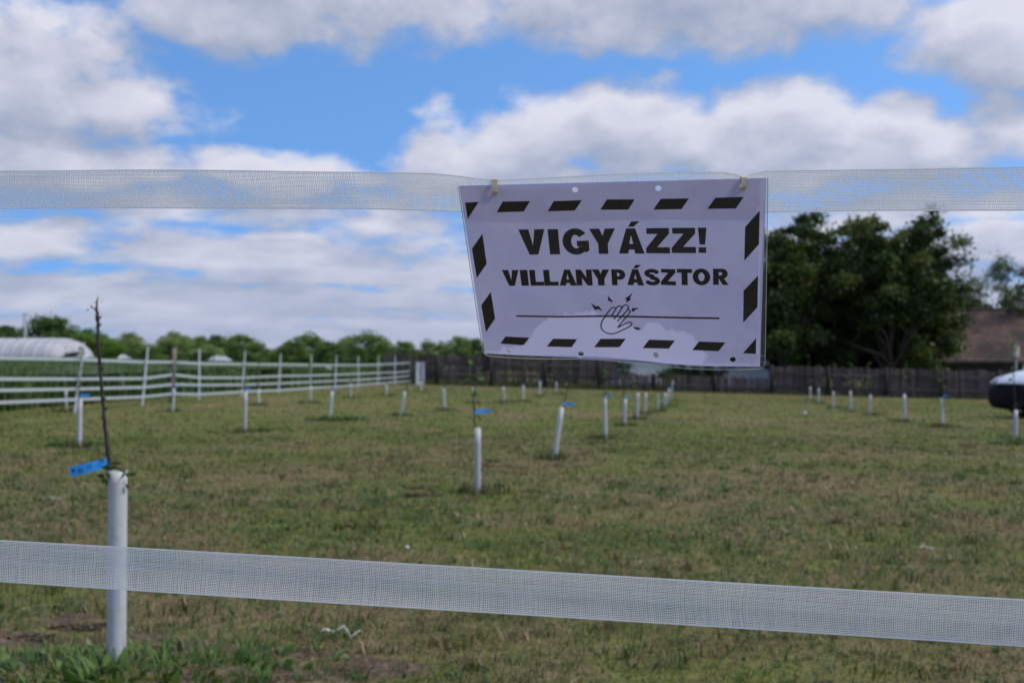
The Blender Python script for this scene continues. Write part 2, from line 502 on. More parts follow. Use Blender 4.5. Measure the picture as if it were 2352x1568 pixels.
GREENS = np.array([(0.062, 0.115, 0.020), (0.088, 0.140, 0.026), (0.060, 0.105, 0.024), (0.125, 0.160, 0.040), (0.155, 0.165, 0.052)])
STRAWS = np.array([(0.31, 0.225, 0.13), (0.23, 0.155, 0.082), (0.16, 0.100, 0.058), (0.39, 0.30, 0.18), (0.21, 0.120, 0.080)])
def blade_cols(X, Y):
    n = len(X)
    Y0 = Y; Yz = Y + rng.normal(0, 1, n) * Y * .22
    clump = np.where(Yz < 6.5, fbm(X, Y, 17.0, 131, 2), np.where(Yz < 14, fbm(X, Y, 9.0, 131, 2), fbm(X, Y, 3.5, 131, 2)))
    tone = np.where(Yz < 6.5, fbm(X, Y, 24.0, 171, 2), np.where(Yz < 14, fbm(X, Y, 12.0, 171, 2), fbm(X, Y, 5.0, 171, 2)))
    dry = rng.uniform(0, 1, n) < np.clip(dry_mask(X, Y) * 0.70 - 0.02 + (clump - .5) * 2.2, 0.03, .95)
    gi_ = np.clip((tone * 7 - 1.2 + rng.normal(0, .8, n)), 0, 4).astype(int)
    c = np.where(dry[:, None], STRAWS[np.clip((tone * 7 - 1.2 + rng.normal(0, 1.1, n)), 0, 4).astype(int)], GREENS[gi_])
    broad = fbm(X * .35, Y, .9, 211, 3)
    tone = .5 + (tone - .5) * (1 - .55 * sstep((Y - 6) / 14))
    return c * rng.uniform(.75, 1.2, n)[:, None] * ((.50 + .9 * tone) * (.62 + .76 * broad) * (1 + .30 * sstep((Y - 7) / 22)))[:, None], dry  # blades brighten with distance: light on the far tips put into colour

parts = []
def lawn(n, y0, y1, hlo, hhi, wlo, whi, pad=1.3):
    X, Y = scatter(n, y0, y1, pad=pad)
    keep = rng.uniform(0, 1, n) > soil_mask(X, Y) * 0.60
    if y0 > 3: keep &= rng.uniform(0, 1, n) < np.clip((Y - y0) / (y0 * .7), 0, 1)
    if y1 < 40: keep &= rng.uniform(0, 1, n) < np.clip((y1 - Y) / (y1 * .42), 0, 1)
    keep &= rng.uniform(0, 1, n) < 0.35 + 1.1 * fbm(X, Y, 9.0, 51, 2)
    X, Y = X[keep], Y[keep]
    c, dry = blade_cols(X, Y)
    n = len(X)
    tall = 0.55 + 0.9 * fbm(X, Y, 3.0, 81, 3)
    h = rng.uniform(hlo, hhi, n) * tall * np.where(dry, .7, 1.0)
    lean = np.where(dry, rng.uniform(.7, 3.0, n), rng.uniform(.3, 1.8, n))
    wd = rng.uniform(wlo, whi, n)
    zoff = np.where(Y < 14, (fbm(X, Y, 7.0, 9) - .5) * .022, 0)
    return blades(X, Y, terrain(X, Y) + zoff, h, wd, lean, c)
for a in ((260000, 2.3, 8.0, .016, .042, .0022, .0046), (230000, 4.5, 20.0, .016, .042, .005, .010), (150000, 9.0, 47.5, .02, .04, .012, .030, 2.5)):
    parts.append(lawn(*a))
# tufts that stand above the mown grass
TX, TY = scatter(11000, 2.4, 30.0)
kp_ = rng.uniform(0, 1, 11000) < np.clip(1.15 - TY / 15.0, 0, 1)
TX, TY = TX[kp_], TY[kp_]; nt_ = len(TX)
kt = rng.integers(6, 18, nt_)
X = np.repeat(TX, kt); Y = np.repeat(TY, kt); n = len(X)
tr_ = np.repeat(rng.uniform(.012, .045, nt_) * (1 + TY / 12), kt)
X = X + rng.normal(0, 1, n) * tr_; Y = Y + rng.normal(0, 1, n) * tr_ * .7
tcol = GREENS[rng.integers(0, 5, nt_)] * rng.uniform(.55, 1.1, nt_)[:, None]
dryt = rng.uniform(0, 1, nt_) < .35
tcol = np.where(dryt[:, None], STRAWS[rng.integers(0, 5, nt_)] * .85, tcol)
c = np.repeat(tcol, kt, 0) * rng.uniform(.75, 1.2, n)[:, None]
parts.append(blades(X, Y, terrain(X, Y), rng.uniform(.03, .075, n) * np.clip(1.15 - Y / 30, .3, 1), rng.uniform(.003, .006, n) * (1 + Y / 8), rng.uniform(.2, 1.5, n), c))
# small round clover and plantain leaves close to the ground
X, Y = scatter(16000, 2.4, 9.0)
keep = (fbm(X, Y, 2.2, 91, 3) > .5) & (rng.uniform(0, 1, len(X)) > soil_mask(X, Y) * .8)
X, Y = X[keep], Y[keep]; n = len(X)
c = np.array([(0.06, .13, .03), (.09, .16, .045), (.05, .10, .04)])[rng.integers(0, 3, n)] * rng.uniform(.7, 1.2, n)[:, None]
parts.append(blades(X, Y, terrain(X, Y) + .008, rng.uniform(.012, .03, n), rng.uniform(.008, .018, n), rng.uniform(.8, 2.5, n), c))
# long loose straws lying about
X, Y = scatter(2600, 2.5, 11.0); n = len(X)
c = STRAWS[rng.integers(0, 5, n)] * rng.uniform(.9, 1.3, n)[:, None]
parts.append(blades(X, Y, terrain(X, Y) + .015, rng.uniform(.015, .03, n), rng.uniform(.002, .004, n), rng.uniform(3, 7, n), c))
off = 0; Vs, Ts, Cs = [], [], []
for (v, f, c) in parts:
    Vs.append(v); Ts.append(f + off); Cs.append(c); off += len(v)
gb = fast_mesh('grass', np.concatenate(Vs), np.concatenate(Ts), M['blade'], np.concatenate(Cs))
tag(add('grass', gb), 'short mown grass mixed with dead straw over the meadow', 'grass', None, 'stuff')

# ------------------------------------------------------------------ weeds round the tree guards
def weed(name, loc, r, h, n, label, broad=0.5, tint=1.0):
    """a low clump: strap blades and broad leaves"""
    a = rng.uniform(0, 2 * np.pi, n); d = r * np.sqrt(rng.uniform(0, 1, n))
    X = d * np.cos(a) * 1.3; Y = d * np.sin(a)
    c = np.array([(.085, .165, .032), (.12, .20, .042), (.065, .13, .035), (.15, .22, .06)])[rng.integers(0, 4, n)] * rng.uniform(.65, 1.15, n)[:, None] * tint
    br = rng.uniform(0, 1, n) < broad
    Z = np.array([tz(loc[0] + x, loc[1] + y) for x, y in zip(X, Y)]) - loc[2]
    hh = h * rng.uniform(.35, 1.0, n) * (1.15 - d / r * .6)
    wd = np.where(br, rng.uniform(.12, .26, n) * h, rng.uniform(.03, .06, n) * h)
    yaw = a + rng.normal(0, .7, n)
    v, f, cc = blades(X, Y, Z + 0.006, hh * np.where(br, .6, 1.0), wd, rng.uniform(.3, 1.5, n), c, yaw)
    o = empty(name, loc)
    add('foliage', fast_mesh('foliage', v, f, M['leaf'], cc), o)['kind'] = 'stuff'
    tag(o, label, 'weeds', 'weed clumps in the meadow')
    return o

# ------------------------------------------------------------------ the fence line in front of the camera
def interp_ext(x, xs, ys):
    x = np.asarray(x, float); xs = np.asarray(xs, float); ys = np.asarray(ys, float)
    return np.interp(x, xs, ys)

def quad_h(src, dst):
    A, B = [], []
    for (x, y), (u, v) in zip(src, dst):
        A.append([x, y, 1, 0, 0, 0, -u * x, -u * y]); B.append(u)
        A.append([0, 0, 0, x, y, 1, -v * x, -v * y]); B.append(v)
    h = np.linalg.solve(np.array(A, float), np.array(B, float))
    return np.append(h, 1).reshape(3, 3)

UA, UB = 1.0985, -0.171           # plan of the upper tape: Y = UA + UB * X
def upline(x): 
    k = (x - CX) / F
    return UA / (1 - UB * k)
# laminated sheet: corners in the picture, real size 0.302 x 0.213
SG_TL, SG_TR, SG_BR, SG_BL = (1053, 427), (1764, 410), (1757, 850), (1111, 816)
SIGN_H = 0.2135
c_tl = pt(*SG_TL, upline(1053) - .004); c_tr = pt(*SG_TR, upline(1764) - .004)
def solve_depth(px, ref, L):
    lo, hi = ref.y, ref.y + L
    for _ in range(60):
        m_ = (lo + hi) / 2
        if (pt(*px, m_) - ref).length < L: lo = m_
        else: hi = m_
    return pt(*px, lo)
c_bl = solve_depth(SG_BL, c_tl, SIGN_H); c_br = solve_depth(SG_BR, c_tr, SIGN_H)
print('SIGN', (c_tl - c_tr).length, (c_bl - c_br).length, c_tl, c_tr, c_bl, c_br)
SN = ((c_tr - c_tl).cross(c_bl - c_tl)).normalized()
if SN.y > 0: SN = -SN
H_SIGN = quad_h([SG_TL, SG_TR, SG_BR, SG_BL], [(0, 0), (1, 0), (1, 1), (0, 1)])
def project(P):
    v = Matrix.Rotation(-PITCH, 3, 'X') @ (P - Vector((0, 0, CAM_H)))
    return CX + F * v.x / v.y, CY - F * v.z / v.y
def px_uv(x, y):
    """place on the sheet of a mark seen at x, y of the photograph"""
    q = H_SIGN @ np.array([x, y, 1.0]); u, v = q[0] / q[2], q[1] / q[2]
    for _ in range(6):
        a = project(sign_pt(u, v)); b1 = project(sign_pt(u + 1e-4, v)); b2 = project(sign_pt(u, v + 1e-4))
        J = np.array([[(b1[0] - a[0]) / 1e-4, (b2[0] - a[0]) / 1e-4], [(b1[1] - a[1]) / 1e-4, (b2[1] - a[1]) / 1e-4]])
        du = np.linalg.solve(J, np.array([x - a[0], y - a[1]])); u += float(du[0]); v += float(du[1])
    return u, v
def sign_pt(u, v, off=0.0):
    p = c_tl * (1 - u) * (1 - v) + c_tr * u * (1 - v) + c_br * u * v + c_bl * (1 - u) * v
    rip = 0.0028 * math.sin(3.1 * math.pi * u + .4) * v * v + 0.0012 * math.sin(5.3 * u + 4 * v)
    return p + SN * (off + rip)
origin_sign = (c_tl + c_tr) / 2

# --- woven tapes as real threads
def tape_obj(name, fn, x0, x1, label, nst=28, pitch=0.00185):
    """fn(X array, t array) -> points, t 0 bottom .. 1 top"""
    base = empty(name, (0, 0, 0))
    tag(base, label, 'fence tape', 'white woven fence tapes close to the camera')
    def strand_mesh(P, rad, nside):
        # P: (k strands, m points, 3); rad: (k,) 3/4-sided tubes, axis-aligned frame
        k, m, _ = P.shape
        d = np.gradient(P, axis=1); d /= np.linalg.norm(d, axis=2, keepdims=True)
        nrm = np.array([0.0, -1.0, 0.0]); s = np.cross(d, nrm); s /= np.linalg.norm(s, axis=2, keepdims=True)
        q = np.cross(s, d)
        ring = []
        # flat monofilament, arched across its width
        for (fs, fq) in ((-1, 0), (0, .8), (1, 0)):
            ring.append(P + s * (rad[:, 0] * fs)[:, None, None] + q * (rad[:, 1] * fq)[:, None, None])
        V = np.stack(ring, 2).reshape(-1, 3)
        idx = np.arange(k * m * 3).reshape(k, m, 3)
        a = idx[:, :-1, :2]; b = idx[:, :-1, 1:]; c = idx[:, 1:, 1:]; e = idx[:, 1:, :2]
        return V, np.stack([a, b, c, e], -1).reshape(-1, 4)
    mseg = int((x1 - x0) / 0.008)
    Xs = np.linspace(x0, x1, mseg)
    ts = (np.arange(nst) + .5) / nst + rng.normal(0, .0012, nst)
    P = np.stack([fn(Xs, np.full(mseg, tt) + .004 * np.sin(Xs * 40 + 9 * tt) * 1.0) for tt in ts])
    rad = np.stack([np.full(nst, .00038) * rng.uniform(.8, 1.15, nst), np.full(nst, .00022)], -1)
    Vh, Qh = strand_mesh(P, rad, 4)
    nv = int((x1 - x0) / pitch)
    xv = x0 + (np.arange(nv) + rng.normal(0, .08, nv)) * pitch
    tv = np.linspace(0.0, 1.0, 9)
    P2 = np.stack([fn(xv + .0006 * np.sin(6.3 * tt + xv * 9), np.full(nv, tt)) for tt in tv], 1)
    P2[:, :, 1] -= 0.0004
    rad2 = np.stack([np.full(nv, .00030) * rng.uniform(.75, 1.2, nv), np.full(nv, .0002)], -1)
    Vv, Qv = strand_mesh(P2, rad2, 3)
    o = add('woven_mesh', fast_mesh('woven_mesh', np.concatenate([Vh, Vv]), np.concatenate([Qh, Qv + len(Vh)]), M['tape'], quads=True), base)
    o['kind'] = 'stuff'
    for tt in (0.0, 1.0):
        mz = int((x1 - x0) / .0009)
        Xe = np.linspace(x0, x1, mz)
        E = fn(Xe, np.full(mz, tt) + .008 * np.sin(Xe * 2 * np.pi / pitch))
        Ve, Qe = strand_mesh(E[None], np.array([[.0006, .0004]]), 4)
        add('edge_strand', fast_mesh('edge_strand', Ve, Qe, M['tape'], quads=True), base)
    return base

UP = [(0, 396, 482), (300, 394, 480), (600, 396, 481), (850, 399, 481), (1000, 403, 482), (1060, 408, 484), (1100, 413, 486), (1137, 416, 487), (1180, 414, 488), (1250, 410, 488),
      (1400, 402, 488), (1550, 398, 487), (1660, 398, 488), (1690, 402, 488), (1708, 411, 487), (1725, 402, 486), (1760, 395, 485), (1850, 393, 484), (2352, 386, 483)]
ux, utop, ubot = [], [], []
for (x, a, b_) in UP:
    Yd = upline(x)
    ux.append(pt(x, a, Yd).x); utop.append(pt(x, a, Yd).z); ubot.append(pt(x, b_, Yd + .014).z)
slope_l = (c_bl.y - c_tl.y) / (c_tl.z - c_bl.z); slope_r = (c_br.y - c_tr.y) / (c_tr.z - c_br.z)
def up_fn(X, t):
    zt = interp_ext(X, ux, utop); zb = interp_ext(X, ux, ubot)
    tt = 1 - (1 - t) * 1.0
    z = zb + (zt - zb) * tt
    ws = sstep((X - (c_tl.x - .12)) / .11) * sstep(((c_tr.x + .12) - X) / .11)
    u = np.clip((X - c_tl.x) / (c_tr.x - c_tl.x), 0, 1)
    sl = slope_l * (1 - u) + slope_r * u
    ztop_sign = c_tl.z * (1 - u) + c_tr.z * u
    tilt = .42 * (1 - ws) + sl * ws
    Y = UA + UB * X + np.maximum(ztop_sign - z, -.02) * tilt + .0022 * ws + .0015 * np.sin(X * 23) * t
    return np.stack([X, Y, z], -1)
upper = tape_obj('fence_tape', up_fn, -1.5, 1.5, 'upper white woven fence tape that carries the warning sign')
LO = [(0, 1241, 1334, 1.136), (2352, 1376, 1484, 0.968)]
LB = -0.177; LA = 1.136 * (1 + LB * 0.45)
k0 = ((0 - CX) / F, (2352 - CX) / F)
lz = []
for (x, a, b_, Yd) in LO:
    lz.append((pt(x, a, Yd).x, pt(x, a, Yd).z, pt(x, b_, Yd).z, Yd))
def lo_fn(X, t):
    f = (X - lz[0][0]) / (lz[1][0] - lz[0][0])
    zt = lz[0][1] + (lz[1][1] - lz[0][1]) * f; zb = lz[0][2] + (lz[1][2] - lz[0][2]) * f
    Y = lz[0][3] + (lz[1][3] - lz[0][3]) * f
    z = zb + (zt - zb) * t
    Y = Y + .0035 * np.sin(math.pi * t) + .002 * np.sin(X * 5 + 3 * t)
    return np.stack([X, Y, z], -1)
lower = tape_obj('fence_tape', lo_fn, -1.5, 1.5, 'lower white woven fence tape slanting down to the right across the grass')

# --- the sign
def pip(p, poly):
    x, y = p; c = False; n = len(poly); j = n - 1
    for i in range(n):
        xi, yi = poly[i]; xj, yj = poly[j]
        if (yi > y) != (yj > y) and x < (xj - xi) * (y - yi) / (yj - yi) + xi: c = not c
        j = i
    return c

def region(polys, holes=(), extra=()):
    """triangles of the union of polys minus holes"""
    pts, edges = [], []
    for pl in list(polys) + list(holes):
        o = len(pts); pts += [Vector(p) for p in pl]
        edges += [(o + i, o + (i + 1) % len(pl)) for i in range(len(pl))]
    pts += [Vector(p) for p in extra]
    vs, es, fs, *_ = delaunay_2d_cdt(pts, edges, [], 0, 1e-7)
    out = []
    for f in fs:
        c = (sum(vs[i][0] for i in f) / len(f), sum(vs[i][1] for i in f) / len(f))
        if any(pip(c, q) for q in polys) and not any(pip(c, q) for q in holes): out.append(tuple(f))
    used = sorted({i for f in out for i in f}); mp = {k: i for i, k in enumerate(used)}
    return [tuple(vs[i]) for i in used], [tuple(mp[i] for i in f) for f in out]

def zoomA(zx, zy): return ((1120 + zx * 840 / 2352) / (2560 / 2352), (400 + zy * 560 / 1568) / (2560 / 2352))
def zoomB(zx, zy): return ((1440 + zx * 200 / 2240) / (2560 / 2352), (710 + zy * 140 / 1568) / (2560 / 2352))
def A(*p): return [px_uv(*zoomA(*q)) for q in p]
def Bz(*p): return [px_uv(*zoomB(*q)) for q in p]
ASP = 0.302 / SIGN_H
def circle_uv(c, r, n=20):
    return [(c[0] + r / .302 * math.cos(2 * math.pi * k / n), c[1] + r / SIGN_H * math.sin(2 * math.pi * k / n)) for k in range(n)]

HOLES = [A((890, 209))[0], A((1472, 198))[0], A((328, 212))[0], A((2068, 178))[0],
         A((426, 1330))[0], A((931, 1354))[0], A((1456, 1365))[0], A((1994, 1395))[0]]
hole_polys = [circle_uv(c, .0030) for c in HOLES]
sign = empty('warning_sign', origin_sign)
tag(sign, 'laminated white warning sign with black lettering and hazard stripes hung from the upper tape', 'sign')

def sign_mesh(name, uv, faces, mat, off, parent=None, two=False):
    V = [sign_pt(u, v, off) - origin_sign for (u, v) in uv]
    o = mesh_obj(name, V, faces, mat, parent or sign)
    me = o.data
    bm = bmesh.new(); bm.from_mesh(me); bmesh.ops.recalc_face_normals(bm, faces=bm.faces); bm.to_mesh(me); bm.free()
    return o

pm = bpy.data.materials.new('damp_paper'); pm.use_nodes = True
t = NT(pm.node_tree); b = t.n['Principled BSDF']; out = t.n['Material Output']
an = t.new('ShaderNodeAttribute', attribute_name='Col')
fd, fg, fb = t.sep(an.outputs['Vector'])
tc = t.new('ShaderNodeTexCoord')
grain = t.noise(tc.outputs['Object'], 900, 2, .6)
blot = t.noise(tc.outputs['Object'], 26, 4, .6)
wet = t.mix(t.smooth(blot, .3, .7), (0.475, 0.45, 0.67, 1), (0.535, 0.51, 0.73, 1))
dry = (0.70, 0.67, 0.92, 1)
cpap = t.mix(fd, wet, dry)
cpap = t.mix(t.m('MULTIPLY', fg, .5), cpap, (0.40, 0.41, 0.56, 1))
cpap = t.mix(t.m('MULTIPLY', t.m('SUBTRACT', grain, .3), .22), cpap, (0.3, 0.3, 0.42, 1))
t.l.new(cpap, b.inputs['Base Color'])
b.inputs['Roughness'].default_value = .55
b.inputs['Coat Weight'].default_value = .35; b.inputs['Coat Roughness'].default_value = .25
tr = t.new('ShaderNodeBsdfTranslucent'); t.l.new(cpap, tr.inputs[0])
mx = t.new('ShaderNodeMixShader'); mx.inputs[0].default_value = .30
t.l.new(b.outputs[0], mx.inputs[1]); t.l.new(tr.outputs[0], mx.inputs[2]); t.l.new(mx.outputs[0], out.inputs[0])

# paper outline inside the laminate
PAP = [(0.003, 0.0), (0.9945, 0.0), (0.9835, 0.985), (0.005, 0.985)]
gxs = np.linspace(0.006, .98, 110); gys = np.linspace(.008, .98, 80)
uv, fc = region([PAP], hole_polys, [(float(a) + .001 * math.sin(9 * bq), float(bq)) for a in gxs for bq in gys])
paper = sign_mesh('paper_sheet', uv, fc, pm, 0.0)
dryp = A((300, 1400), (355, 1340), (385, 1308), (540, 1296), (600, 1215), (625, 1160), (680, 1120), (700, 1104), (800, 1086), (812, 1070), (872, 1076), (960, 1066), (1030, 1062), (1050, 1100),
         (1200, 1105), (1250, 1150), (1360, 1185), (1400, 1150), (1480, 1150), (1530, 1190), (1660, 1200), (1720, 1240), (1740, 1290), (1760, 1330), (1800, 1350), (1805, 1390), (1770, 1430), (1000, 1420), (500, 1400))
dryq = A((800, 1084), (1040, 1062), (1040, 1076), (810, 1096))
darkp = A((95, 350), (95, 262), (700, 262), (1500, 240), (2190, 236), (2186, 380), (1600, 372), (1200, 350), (600, 352))
me = paper.data
cols = np.zeros((len(me.vertices), 4), np.float32); cols[:, 3] = 1
for i, (u, v) in enumerate(uv):
    wu = u + .010 * (vnoise(u, v, 45, 3) - .5) + .008 * (vnoise(u, v, 110, 4) - .5)
    wv = v + .014 * (vnoise(u, v, 45, 8) - .5) + .012 * (vnoise(u, v, 110, 9) - .5)
    cols[i, 0] = 1.0 if pip((wu, wv), dryp) else (0.5 if u > .972 or v > .965 else 0.0)
    streak = .8 if (u > .925 - .03 * vnoise(u, v, 60, 40) and v > .5 and vnoise(u * 1.2, v, 55, 21) > .52) else 0
    cols[i, 1] = streak
me.attributes.new('Col', 'FLOAT_COLOR', 'POINT').data.foreach_set('color', cols.ravel())

ink = varied('black_ink', (0.012, 0.012, 0.018), (0.022, 0.022, 0.032), 300, 0.55, Coat_Weight=0.3)
ink_soft = varied('faded_ink', (0.022, 0.023, 0.033), (0.034, 0.035, 0.048), 300, 0.6, Coat_Weight=0.3)
stripes = [
    [(120, 297), (215, 293), (138, 412)],
    [(383, 290), (575, 287), (530, 360), (342, 365)], [(740, 287), (938, 280), (888, 353), (698, 358)], [(1112, 275), (1307, 275), (1262, 346), (1067, 347)],
    [(1490, 271), (1687, 268), (1634, 343), (1437, 346)], [(1872, 263), (2070, 258), (2015, 338), (1815, 341)],
    [(241, 515), (271, 725), (202, 825), (168, 620)], [(300, 922), (330, 1108), (266, 1203), (233, 1015)],
    [(2182, 353), (2176, 588), (2074, 703), (2080, 468)], [(2170, 808), (2166, 1028), (2066, 1137), (2069, 913)], [(2157, 1245), (2155, 1355), (2065, 1350)],
    [(403, 1233), (571, 1242), (527, 1294), (367, 1283)], [(735, 1249), (905, 1252), (865, 1308), (692, 1303)], [(1068, 1250), (1245, 1249), (1200, 1308), (1023, 1308)],
    [(1408, 1255), (1589, 1261), (1545, 1318), (1363, 1314)], [(1757, 1268), (1942, 1275), (1893, 1336), (1710, 1328)]]
for i, s_ in enumerate(stripes):
    pl = A(*s_)
    ex = []
    us = [p[0] for p in pl]; vs_ = [p[1] for p in pl]
    for a in np.linspace(min(us), max(us), 7)[1:-1]:
        for bq in np.linspace(min(vs_), max(vs_), 7)[1:-1]:
            if pip((a, bq), pl): ex.append((float(a), float(bq)))
    uvp, fp = region([pl], (), ex)
    sign_mesh('border_stripe', uvp, fp, ink_soft if 11 < i < 15 else ink, .00035)

def arc(cx, cy, rx, ry, a0, a1, n):
    return [(cx + rx * math.cos(math.radians(a0 + (a1 - a0) * k / n)), cy + ry * math.sin(math.radians(a0 + (a1 - a0) * k / n))) for k in range(n + 1)]

def stroke(pts, w):
    """closed outlines round a polyline: one quad a segment and a disc a joint"""
    out = []
    for (x0, y0), (x1, y1) in zip(pts[:-1], pts[1:]):
        d = math.hypot(x1 - x0, y1 - y0) or 1e-9
        nx_, ny_ = -(y1 - y0) / d * w / 2, (x1 - x0) / d * w / 2
        out.append([(x0 + nx_, y0 + ny_), (x1 + nx_, y1 + ny_), (x1 - nx_, y1 - ny_), (x0 - nx_, y0 - ny_)])
    for (x, y) in pts:
        out.append([(x + w / 2 * math.cos(k * math.pi / 4), y + w / 2 * math.sin(k * math.pi / 4)) for k in range(8)])
    return out

def glyph(ch):
    a, b_ = .385, .245
    if ch == 'V': return [[(0, 1), (a, 1), (.5, .36), (1 - a, 1), (1, 1), (.67, 0), (.33, 0)]], []
    if ch == 'I': return [[(0, 0), (1, 0), (1, 1), (0, 1)]], []
    if ch == 'Y': return [[(0, 1), (.39, 1), (.5, .72), (.61, 1), (1, 1), (.685, .40), (.685, 0), (.315, 0), (.315, .40)]], []
    if ch == 'Z': return [[(0.04, 1), (.98, 1), (.98, .78), (.47, b_), (1, b_), (1, 0), (0, 0), (0, .20), (.50, .77), (.04, .77)]], []
    if ch in 'AÁ':
        o = [[(0, 0), (.33, 1), (.67, 1), (1, 0), (.635, 0), (.60, .16), (.40, .16), (.365, 0)]]
        if ch == 'Á': o.append([(.40, 1.06), (.54, 1.27), (.86, 1.27), (.62, 1.06)])
        return o, [[(.5, .74), (.425, .385), (.575, .385)]]
    if ch == 'L': return [[(0, 0), (1, 0), (1, b_), (.42, b_), (.42, 1), (0, 1)]], []
    if ch == 'N': return [[(0, 0), (.36, 0), (.36, .50), (.68, 0), (1, 0), (1, 1), (.64, 1), (.64, .50), (.32, 1), (0, 1)]], []
    if ch == 'T': return [[(0, 1), (1, 1), (1, .76), (.70, .76), (.70, 0), (.30, 0), (.30, .76), (0, .76)]], []
    if ch == 'P': return [[(0, 0), (.40, 0), (.40, .35)] + arc(.60, .675, .40, .325, -90, 90, 10) + [(0, 1)]], [[(.40, .57)] + arc(.48, .675, .13, .105, -90, 90, 6) + [(.40, .78)]]
    if ch == 'R': return [[(0, 0), (.36, 0), (.36, .38)] + arc(.58, .69, .36, .31, -90, 90, 10) + [(0, 1)], [(.36, .40), (.66, .44), (1.0, 0), (.62, 0)]], [[(.36, .59)] + arc(.46, .69, .13, .10, -90, 90, 6) + [(.36, .79)]]
    if ch == 'O': return [arc(.5, .5, .5, .52, 0, 348, 29)], [arc(.5, .5, .18, .27, 0, 345, 23)]
    if ch == 'G':
        ring = arc(.5, .5, .5, .52, 38, 322, 28) + arc(.5, .5, .17, .27, 322, 38, 20)
        return [ring, [(.54, .53), (1.0, .53), (1.0, .14), (.86, .06), (.70, .16), (.70, .32), (.54, .32)]], []
    if ch == 'S':
        c = arc(.50, .735, .345, .165, 15, 270, 12) + arc(.50, .275, .345, .175, 90, -165, 12)
        L, R = [], []
        o = []
        for (x0, y0), (x1, y1) in zip(c[:-1], c[1:]):
            d = math.hypot(x1 - x0, y1 - y0) or 1e-9
            nx_, ny_ = -(y1 - y0) / d * .15, (x1 - x0) / d * .115
            o.append([(x0 + nx_, y0 + ny_), (x1 + nx_, y1 + ny_), (x1 - nx_, y1 - ny_), (x0 - nx_, y0 - ny_)])
        for (x, y) in c[1:-1]: o.append([(x + .15 * math.cos(k * math.pi / 6), y + .115 * math.sin(k * math.pi / 6)) for k in range(12)])
        return o, []
    if ch == '!': return [[(.0, 1), (1, 1), (.82, .33), (.18, .33)], [(.06, 0), (.94, 0), (.94, .22), (.06, .22)]], []

def word(chars, spans, top0, top1, bot0, bot1, name, mat, thick=1.0):
    """spans: left, right of each letter along the top line; top / bottom lines in zoom coordinates"""
    holder = None
    for ch, (xa, xb) in zip(chars, spans):
        xa, xb = xa - 3, xb + 3
        f = ((xa + xb) / 2 - top0[0]) / (top1[0] - top0[0])
        ty = top0[1] + (top1[1] - top0[1]) * f; by = bot0[1] + (bot1[1] - bot0[1]) * f
        (u0, vt), (u1, vt2) = A((xa, ty), (xb, ty))
        vb = A(((xa + xb) / 2, by))[0][1]; vt = (vt + vt2) / 2
        o_, h_ = glyph(ch)
        mp = lambda p: (u0 + (u1 - u0) * p[0], vb + (vt - vb) * p[1])
        uvp, fp = region([[mp(p) for p in q] for q in o_], [[mp(p) for p in q] for q in h_])
        sign_mesh('letter', uvp, fp, mat, .00035)
word('VIGYÁZZ!', [(495, 672), (700, 766), (797, 976), (990, 1166), (1190, 1366), (1384, 1546), (1565, 1730), (1752, 1806)],
     (495, 485), (1805, 472), (495, 662), (1805, 648), 'headline', ink_soft)
word('VILLANYPÁSZTOR', [(380, 490), (505, 552), (570, 660), (668, 762), (775, 890), (895, 1002), (1008, 1126), (1145, 1236), (1253, 1366), (1375, 1480), (1490, 1590), (1605, 1705), (1715, 1832), (1858, 1962)],
     (380, 769), (1960, 759), (380, 879), (1960, 872), 'subline', ink)
def strokes_uv(pts_px, w_m):
    # widths in metres, so scale v to metres, buffer, and scale back
    pm_ = [(p[0] * .302, p[1] * SIGN_H) for p in pts_px]
    return [[(q[0] / .302, q[1] / SIGN_H) for q in s_] for s_ in stroke(pm_, w_m)]
uvp, fp = region(strokes_uv(A((482, 1090), (780, 1095), (1090, 1091), (1300, 1094), (1500, 1099), (1700, 1103), (1895, 1106)), .0020))
sign_mesh('wire_line', uvp, fp, ink, .00035)
hand = [
    [(840, 860), (800, 930), (740, 1010), (700, 1110), (700, 1200), (740, 1280), (810, 1335), (900, 1375), (1000, 1385), (1110, 1365), (1220, 1320), (1360, 1250), (1490, 1190), (1550, 1145), (1570, 1100), (1540, 1065), (1490, 1055), (1430, 1075), (1300, 1140), (1170, 1205), (1290, 1050), (1410, 910), (1500, 800), (1525, 750), (1480, 705), (1440, 700)],
    [(840, 860), (920, 750), (990, 665), (1040, 640), (1090, 650), (1110, 690), (1080, 750), (1000, 870)],
    [(1110, 690), (1160, 625), (1220, 603), (1270, 620), (1280, 660), (1240, 740), (1150, 860), (1065, 970)],
    [(1285, 660), (1340, 590), (1400, 573), (1455, 595), (1475, 650), (1430, 730), (1290, 890), (1165, 1030)]]
polys = []
for pl in hand: polys += strokes_uv(Bz(*pl), .0013)
uvp, fp = region(polys)
sign_mesh('hand_symbol', uvp, fp, ink_soft, .00055)
for pl in ([(410, 525), (570, 620), (630, 605), (750, 750), (600, 690), (560, 735), (515, 690)], [(900, 315), (975, 420), (1015, 440), (1015, 530), (950, 460), (890, 468), (900, 400)],
           [(1595, 230), (1510, 390), (1545, 420), (1405, 525), (1415, 420), (1365, 400), (1480, 330)], [(1780, 660), (1660, 715), (1620, 765), (1555, 745), (1570, 668)],
           [(1580, 1160), (1680, 1205), (1760, 1205), (1810, 1278), (1690, 1272), (1640, 1240)]):
    uvp, fp = region([Bz(*pl)])
    sign_mesh('lightning_bolt', uvp, fp, ink_soft, .00035)

